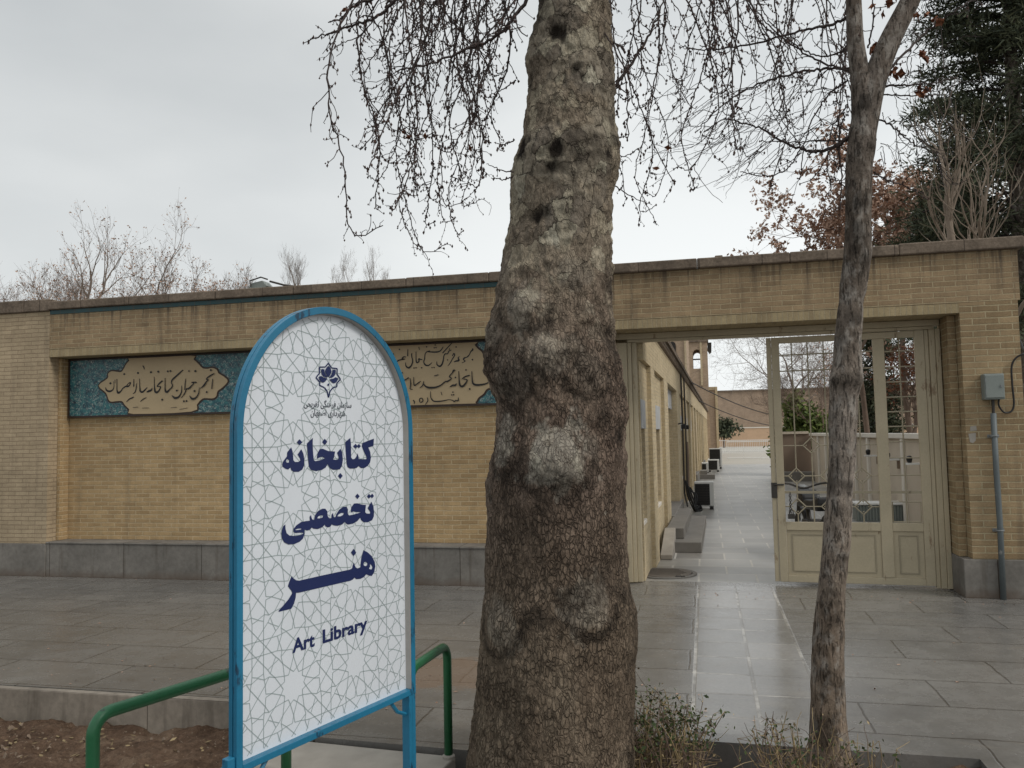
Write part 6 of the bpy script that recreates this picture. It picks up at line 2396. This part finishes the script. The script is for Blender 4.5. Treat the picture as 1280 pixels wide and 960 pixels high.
def conifer(label, base, h, R, n, seed, mat, size=(0.05, 0.11), name='conifer', z0=0.1):
    t = thing(name, label, 'tree', base)
    B = np.array(base, float)
    tb = MB()
    tb.tube([B, B + np.array([0, 0, h * 0.5]), B + np.array([0.05, 0, h])], [0.20, 0.13, 0.02], 10)
    tb.build('trunk', M_['bark_grey'], t, smooth=True, uv=False)
    bb = MB()
    cl = []
    nb = int(h * 20)
    for k in range(nb):
        f = rnd(z0, 0.99)
        a = rnd(0, 2 * math.pi)
        L = R * (1 - f) ** 0.55 * rnd(0.6, 1.12) + 0.1
        p = B + np.array([0, 0, h * f])
        d = np.array([math.cos(a), math.sin(a), rnd(-0.15, 0.35)])
        q = p + unit(d) * L
        m = (p + q) / 2 + np.array([0, 0, 0.12 * L])
        bb.tube(catmull([p, m, q], 3), list(np.linspace(0.03, 0.006, 7)), 4, caps=False)
        for j in range(5):
            w = rnd(0.35, 1.0)
            c = p + (q - p) * w + np.array([0, 0, 0.1 * L * (1 - w)])
            cl.append((c, 0.07 + 0.16 * rnd(0.4, 1) * (L / R + 0.3)))
    bb.build('branches', M_['twig'], t, uv=False)
    l_ = MB()
    per = max(1, n // len(cl))
    vs, fs = [], []
    for c, s in cl:
        Q = c + RNG.normal(size=(per, 3)) * np.array([s, s, s * 0.55])
        for p in Q:
            a = unit(RNG.normal(size=3) + (p - c) * 4 + np.array([0, 0, 0.3]))
            z = rnd(*size)
            e_ = unit(np.cross(a, RNG.normal(size=3))) * z * 0.22
            b0 = len(vs)
            vs += [p - e_, p + e_, p + a * z * 2.1]
            fs.append((b0, b0 + 1, b0 + 2))
    l_.add(vs, fs)
    l_.build('foliage', mat, t, uv=False)
    return t


conifer('tall dark conifer behind the right end of the wall', (5.35, 6.8, 0), 12.5, 2.5, 95000, 1, M_['needle'], (0.04, 0.085), z0=0.25)
conifer('lower dark conifer filling the gap beside the tall one', (5.0, 9.4, 0), 6.6, 1.7, 40000, 2, M_['needle'], (0.035, 0.075), z0=0.50)
conifer('slim dark conifer behind the cream wall, seen just right of the slim trunk', (4.46, 14.5, 0), 4.6, 0.45, 12000, 3, M_['needle'])

G3 = 'pale bare trees in front of the conifers'
bare_tree('pale bare multi-branched tree rising above the wall left of the tall conifer trunk', (3.0, 2.6, 0), 3.55, 0.065, 1.15, 3, M_['twig_pale'], group=G3, up=0.20, ratio=0.68, kids=(2, 4))
bare_tree('slim pale bare tree above the right end of the wall', (3.55, 2.9, 0), 3.3, 0.05, 1.2, 3, M_['twig_pale'], group=G3, up=0.14, ratio=0.68, kids=(2, 4), lean=(-0.05, 0))
bare_tree('brown twiggy bush with curled tan leaves behind the coping left of the slim trunk', (3.95, 13.0, 0), 4.4, 0.06, 1.9, 4, M_['twig_brown'], M_['leaf_tan'], 15000, (0.035, 0.07), up=0.08, kids=(4, 5), spread=0.75, name='leafy_tree')
bare_tree('reddish twiggy tree behind the coping right of the slim trunk', (4.75, 12.0, 0), 4.2, 0.06, 1.7, 4, M_['twig_brown'], M_['leaf_tan'], 9000, (0.03, 0.065), up=0.06, spread=0.85, name='leafy_tree', kids=(3, 4))
# trees seen through the gate
bare_tree('grey bare tree spreading over the plaza beyond the gate', (4.4, 27, 0), 2.2, 0.085, 2.6, 5, M_['twig_far'], None, 0, up=0.04, spread=0.9, ratio=0.66, lean=(-0.3, 0), kids=(4, 5))
bare_tree('brownish bare tree behind the brown end wall', (4.0, 22.0, 0), 1.6, 0.05, 1.75, 5, M_['twig_brown'], None, 0, up=0.06, spread=0.85, ratio=0.66, kids=(4, 5))
bare_tree('dense brown bare tree behind the cream wall, right of the trunk', (3.95, 17.0, 0), 1.5, 0.05, 1.5, 5, M_['twig_brown'], M_['leaf_tan'], 1200, up=0.08, spread=0.85, ratio=0.66, kids=(3, 4))
bare_tree('rust leaved tree behind the cream wall at the narrow grille', (4.38, 11.0, 0), 1.5, 0.05, 1.35, 4, M_['twig_brown'], M_['leaf_rust'], 1500, (0.03, 0.06), up=0.08, kids=(4, 5), spread=0.8, name='leafy_tree')
t = thing('round_shrub', 'bright green rounded shrub above the brown end wall', 'shrub', (3.6, 23.0, 0))
tips, sb = [], MB()
for k in range(34):
    a, el = rnd(0, 6.28), rnd(0.2, 1.5)
    L = rnd(1.3, 2.9)
    q = np.array([3.6, 23.0, 0.1]) + np.array([math.cos(a) * math.cos(el) * 0.5, math.sin(a) * math.cos(el) * 0.5, math.sin(el)]) * L
    sb.tube(catmull([np.array([3.6, 23, 0.0]), (np.array([3.6, 23, 0]) + q) / 2 + np.array([0, 0, 0.2]), q], 3), 0.02, 4)
    for f in (0.6, 0.75, 0.9, 1.0):
        tips.append(np.array([3.6, 23, 0]) + (q - np.array([3.6, 23, 0])) * f)
sb.build('stems', M_['twig'], t, uv=False)
l_ = MB()
leaf_cloud(l_, tips, 9000, 0.17, 0.05, 0.12)
l_.build('leaves', M_['leaf_bright'], t, uv=False)
t = thing('small_tree', 'small dark rounded tree at the foot of the far mud brick wall', 'tree', (1.9, 80, 0))
b = MB()
b.tube([(1.9, 80, 0), (1.9, 80, 1.6)], 0.12, 6)
b.build('trunk', M_['twig_brown'], t)
l_ = MB()
leaf_cloud(l_, [np.array([1.9, 80, 2.0]) + RNG.normal(size=3) * np.array([0.5, 0.4, 0.4]) for _ in range(40)], 1200, 0.25, 0.12, 0.25)
l_.build('crown', M_['needle'], t, uv=False)

# ------------------------------------------------------------------ low hedge plants in the strip


def hedge(label, cx, cy, rx, ry, h, nst, leaves, nl, leafy_top):
    t = thing('hedge_shrub', label, 'shrub', (cx, cy, -0.18), 0, 'scrubby hedge plants in the planting strip')
    dry, grn, stems = MB(), MB(), MB()
    tips = []
    for k in range(nst):
        p = np.array([cx + rnd(-rx, rx), cy + rnd(-ry, ry), -0.2])
        d = unit(np.array([rnd(-0.45, 0.45), rnd(-0.45, 0.45), 1]))
        L = h * rnd(0.45, 1.1)
        pts = [p]
        for j in range(5):
            d = unit(d + RNG.normal(size=3) * 0.16)
            pts.append(pts[-1] + d * L / 5)
        (stems if k % 3 else dry).tube(pts, list(np.linspace(0.004, 0.0016, 6)), 4, caps=False)
        tips += [(q, k) for q in pts[2:]]
        for j in range(9):
            q = pts[int(rnd(1, 5.99))]
            e_ = q + unit(RNG.normal(size=3) + np.array([0, 0, 0.6])) * rnd(0.03, 0.11)
            (stems if rnd(0, 1) < 0.45 else dry).tube([q, (q + e_) / 2 + RNG.normal(size=3) * 0.006, e_], [0.0018, 0.0014, 0.001], 3, caps=False)
            tips.append((e_, k))
    stems.build('stems', M_['twig_brown'], t, uv=False)
    dry.build('dry_twigs', M_['straw'], t, uv=False)
    zt = np.array([q[0][2] for q in tips])
    up = [q[0] for q in tips if q[0][2] > np.quantile(zt, leafy_top)]
    leaf_cloud(grn, up, nl, 0.014, 0.007, 0.016)
    grn.build('leaves', leaves, t, uv=False)
    l2 = MB()
    leaf_cloud(l2, [q[0] for q in tips], nl // 2, 0.02, 0.006, 0.014)
    l2.build('dead_leaves', M_['straw'], t, uv=False)


hedge('scrubby hedge plant with small green top leaves, right of the big trunk', -0.24, -4.48, 0.15, 0.14, 0.50, 125, M_['leaf_green'], 900, 0.70)
hedge('straw coloured thin hedge plant against the foot of the slim trunk', 0.36, -4.50, 0.13, 0.12, 0.42, 85, M_['leaf_green'], 160, 0.78)
hedge('small twiggy hedge plant hugging the right side of the slim trunk', 0.70, -4.50, 0.07, 0.08, 0.36, 24, M_['leaf_green'], 120, 0.6)
hedge('low dry hedge plant in the gap between the two trunks', 0.07, -4.62, 0.10, 0.08, 0.20, 26, M_['leaf_green'], 30, 0.8)
# stones on the soil, and grit and leaf scraps on the pavement
st_ = MB()
for k in range(420):
    p = np.array([rnd(-5.5, 1.1), rnd(-5.2, -4.05), -0.175 + rnd(-0.012, 0.01)])
    r_ = rnd(0.006, 0.022) * (1.6 if rnd(0, 1) < 0.08 else 1)
    q = [(p + unit(RNG.normal(size=3)) * r_ * rnd(0.7, 1.2)) for _ in range(9)]
    bmh = bmesh.new()
    for v_ in q:
        bmh.verts.new(v_)
    bmesh.ops.convex_hull(bmh, input=bmh.verts)
    bmh.verts.index_update()
    used = [v_ for v_ in bmh.verts if v_.link_faces]
    ix_ = {v_: i for i, v_ in enumerate(used)}
    st_.add([v_.co for v_ in used], [tuple(ix_[v_] for v_ in f_.verts) for f_ in bmh.faces])
    bmh.free()
kind(st_.build('pebbles', M_['pebble'], None, uv=False), 'stuff')
l_ = MB()
for k in range(300):
    p = np.array([rnd(-7, 2.9), rnd(-4.0, 0.0), 0.004])
    if rnd(0, 1) < 0.5:
        p[1] = rnd(-4.0, -3.2) if p[0] < 0 else rnd(-0.35, -0.03)
    a = unit(np.array([rnd(-1, 1), rnd(-1, 1), rnd(-0.1, 0.1)]))
    s = rnd(0.004, 0.016)
    c = unit(np.cross(a, np.array([rnd(-0.3, 0.3), rnd(-0.3, 0.3), 1])))
    l_.add([p - a * s, p + c * s * 0.5 + np.array([0, 0, 0.004]), p + a * s, p - c * s * 0.5], [(0, 1, 2, 3)])
kind(l_.build('leaf_scraps', M_['leaf_tan'], None, uv=False), 'stuff')
# fallen litter on the soil
l_ = MB()
for k in range(900):
    p = np.array([rnd(-6, 1.2), rnd(-5.3, -4.15), 0])
    p[2] = -0.165 + rnd(-0.02, 0.02)
    a = unit(np.array([rnd(-1, 1), rnd(-1, 1), rnd(-0.2, 0.2)]))
    s = rnd(0.008, 0.025)
    c = unit(np.cross(a, np.array([rnd(-0.3, 0.3), rnd(-0.3, 0.3), 1])))
    l_.add([p - a * s, p + c * s * 0.5, p + a * s, p - c * s * 0.5], [(0, 1, 2, 3)])
kind(l_.build('leaf_litter', M_['straw'], None, uv=False), 'stuff')
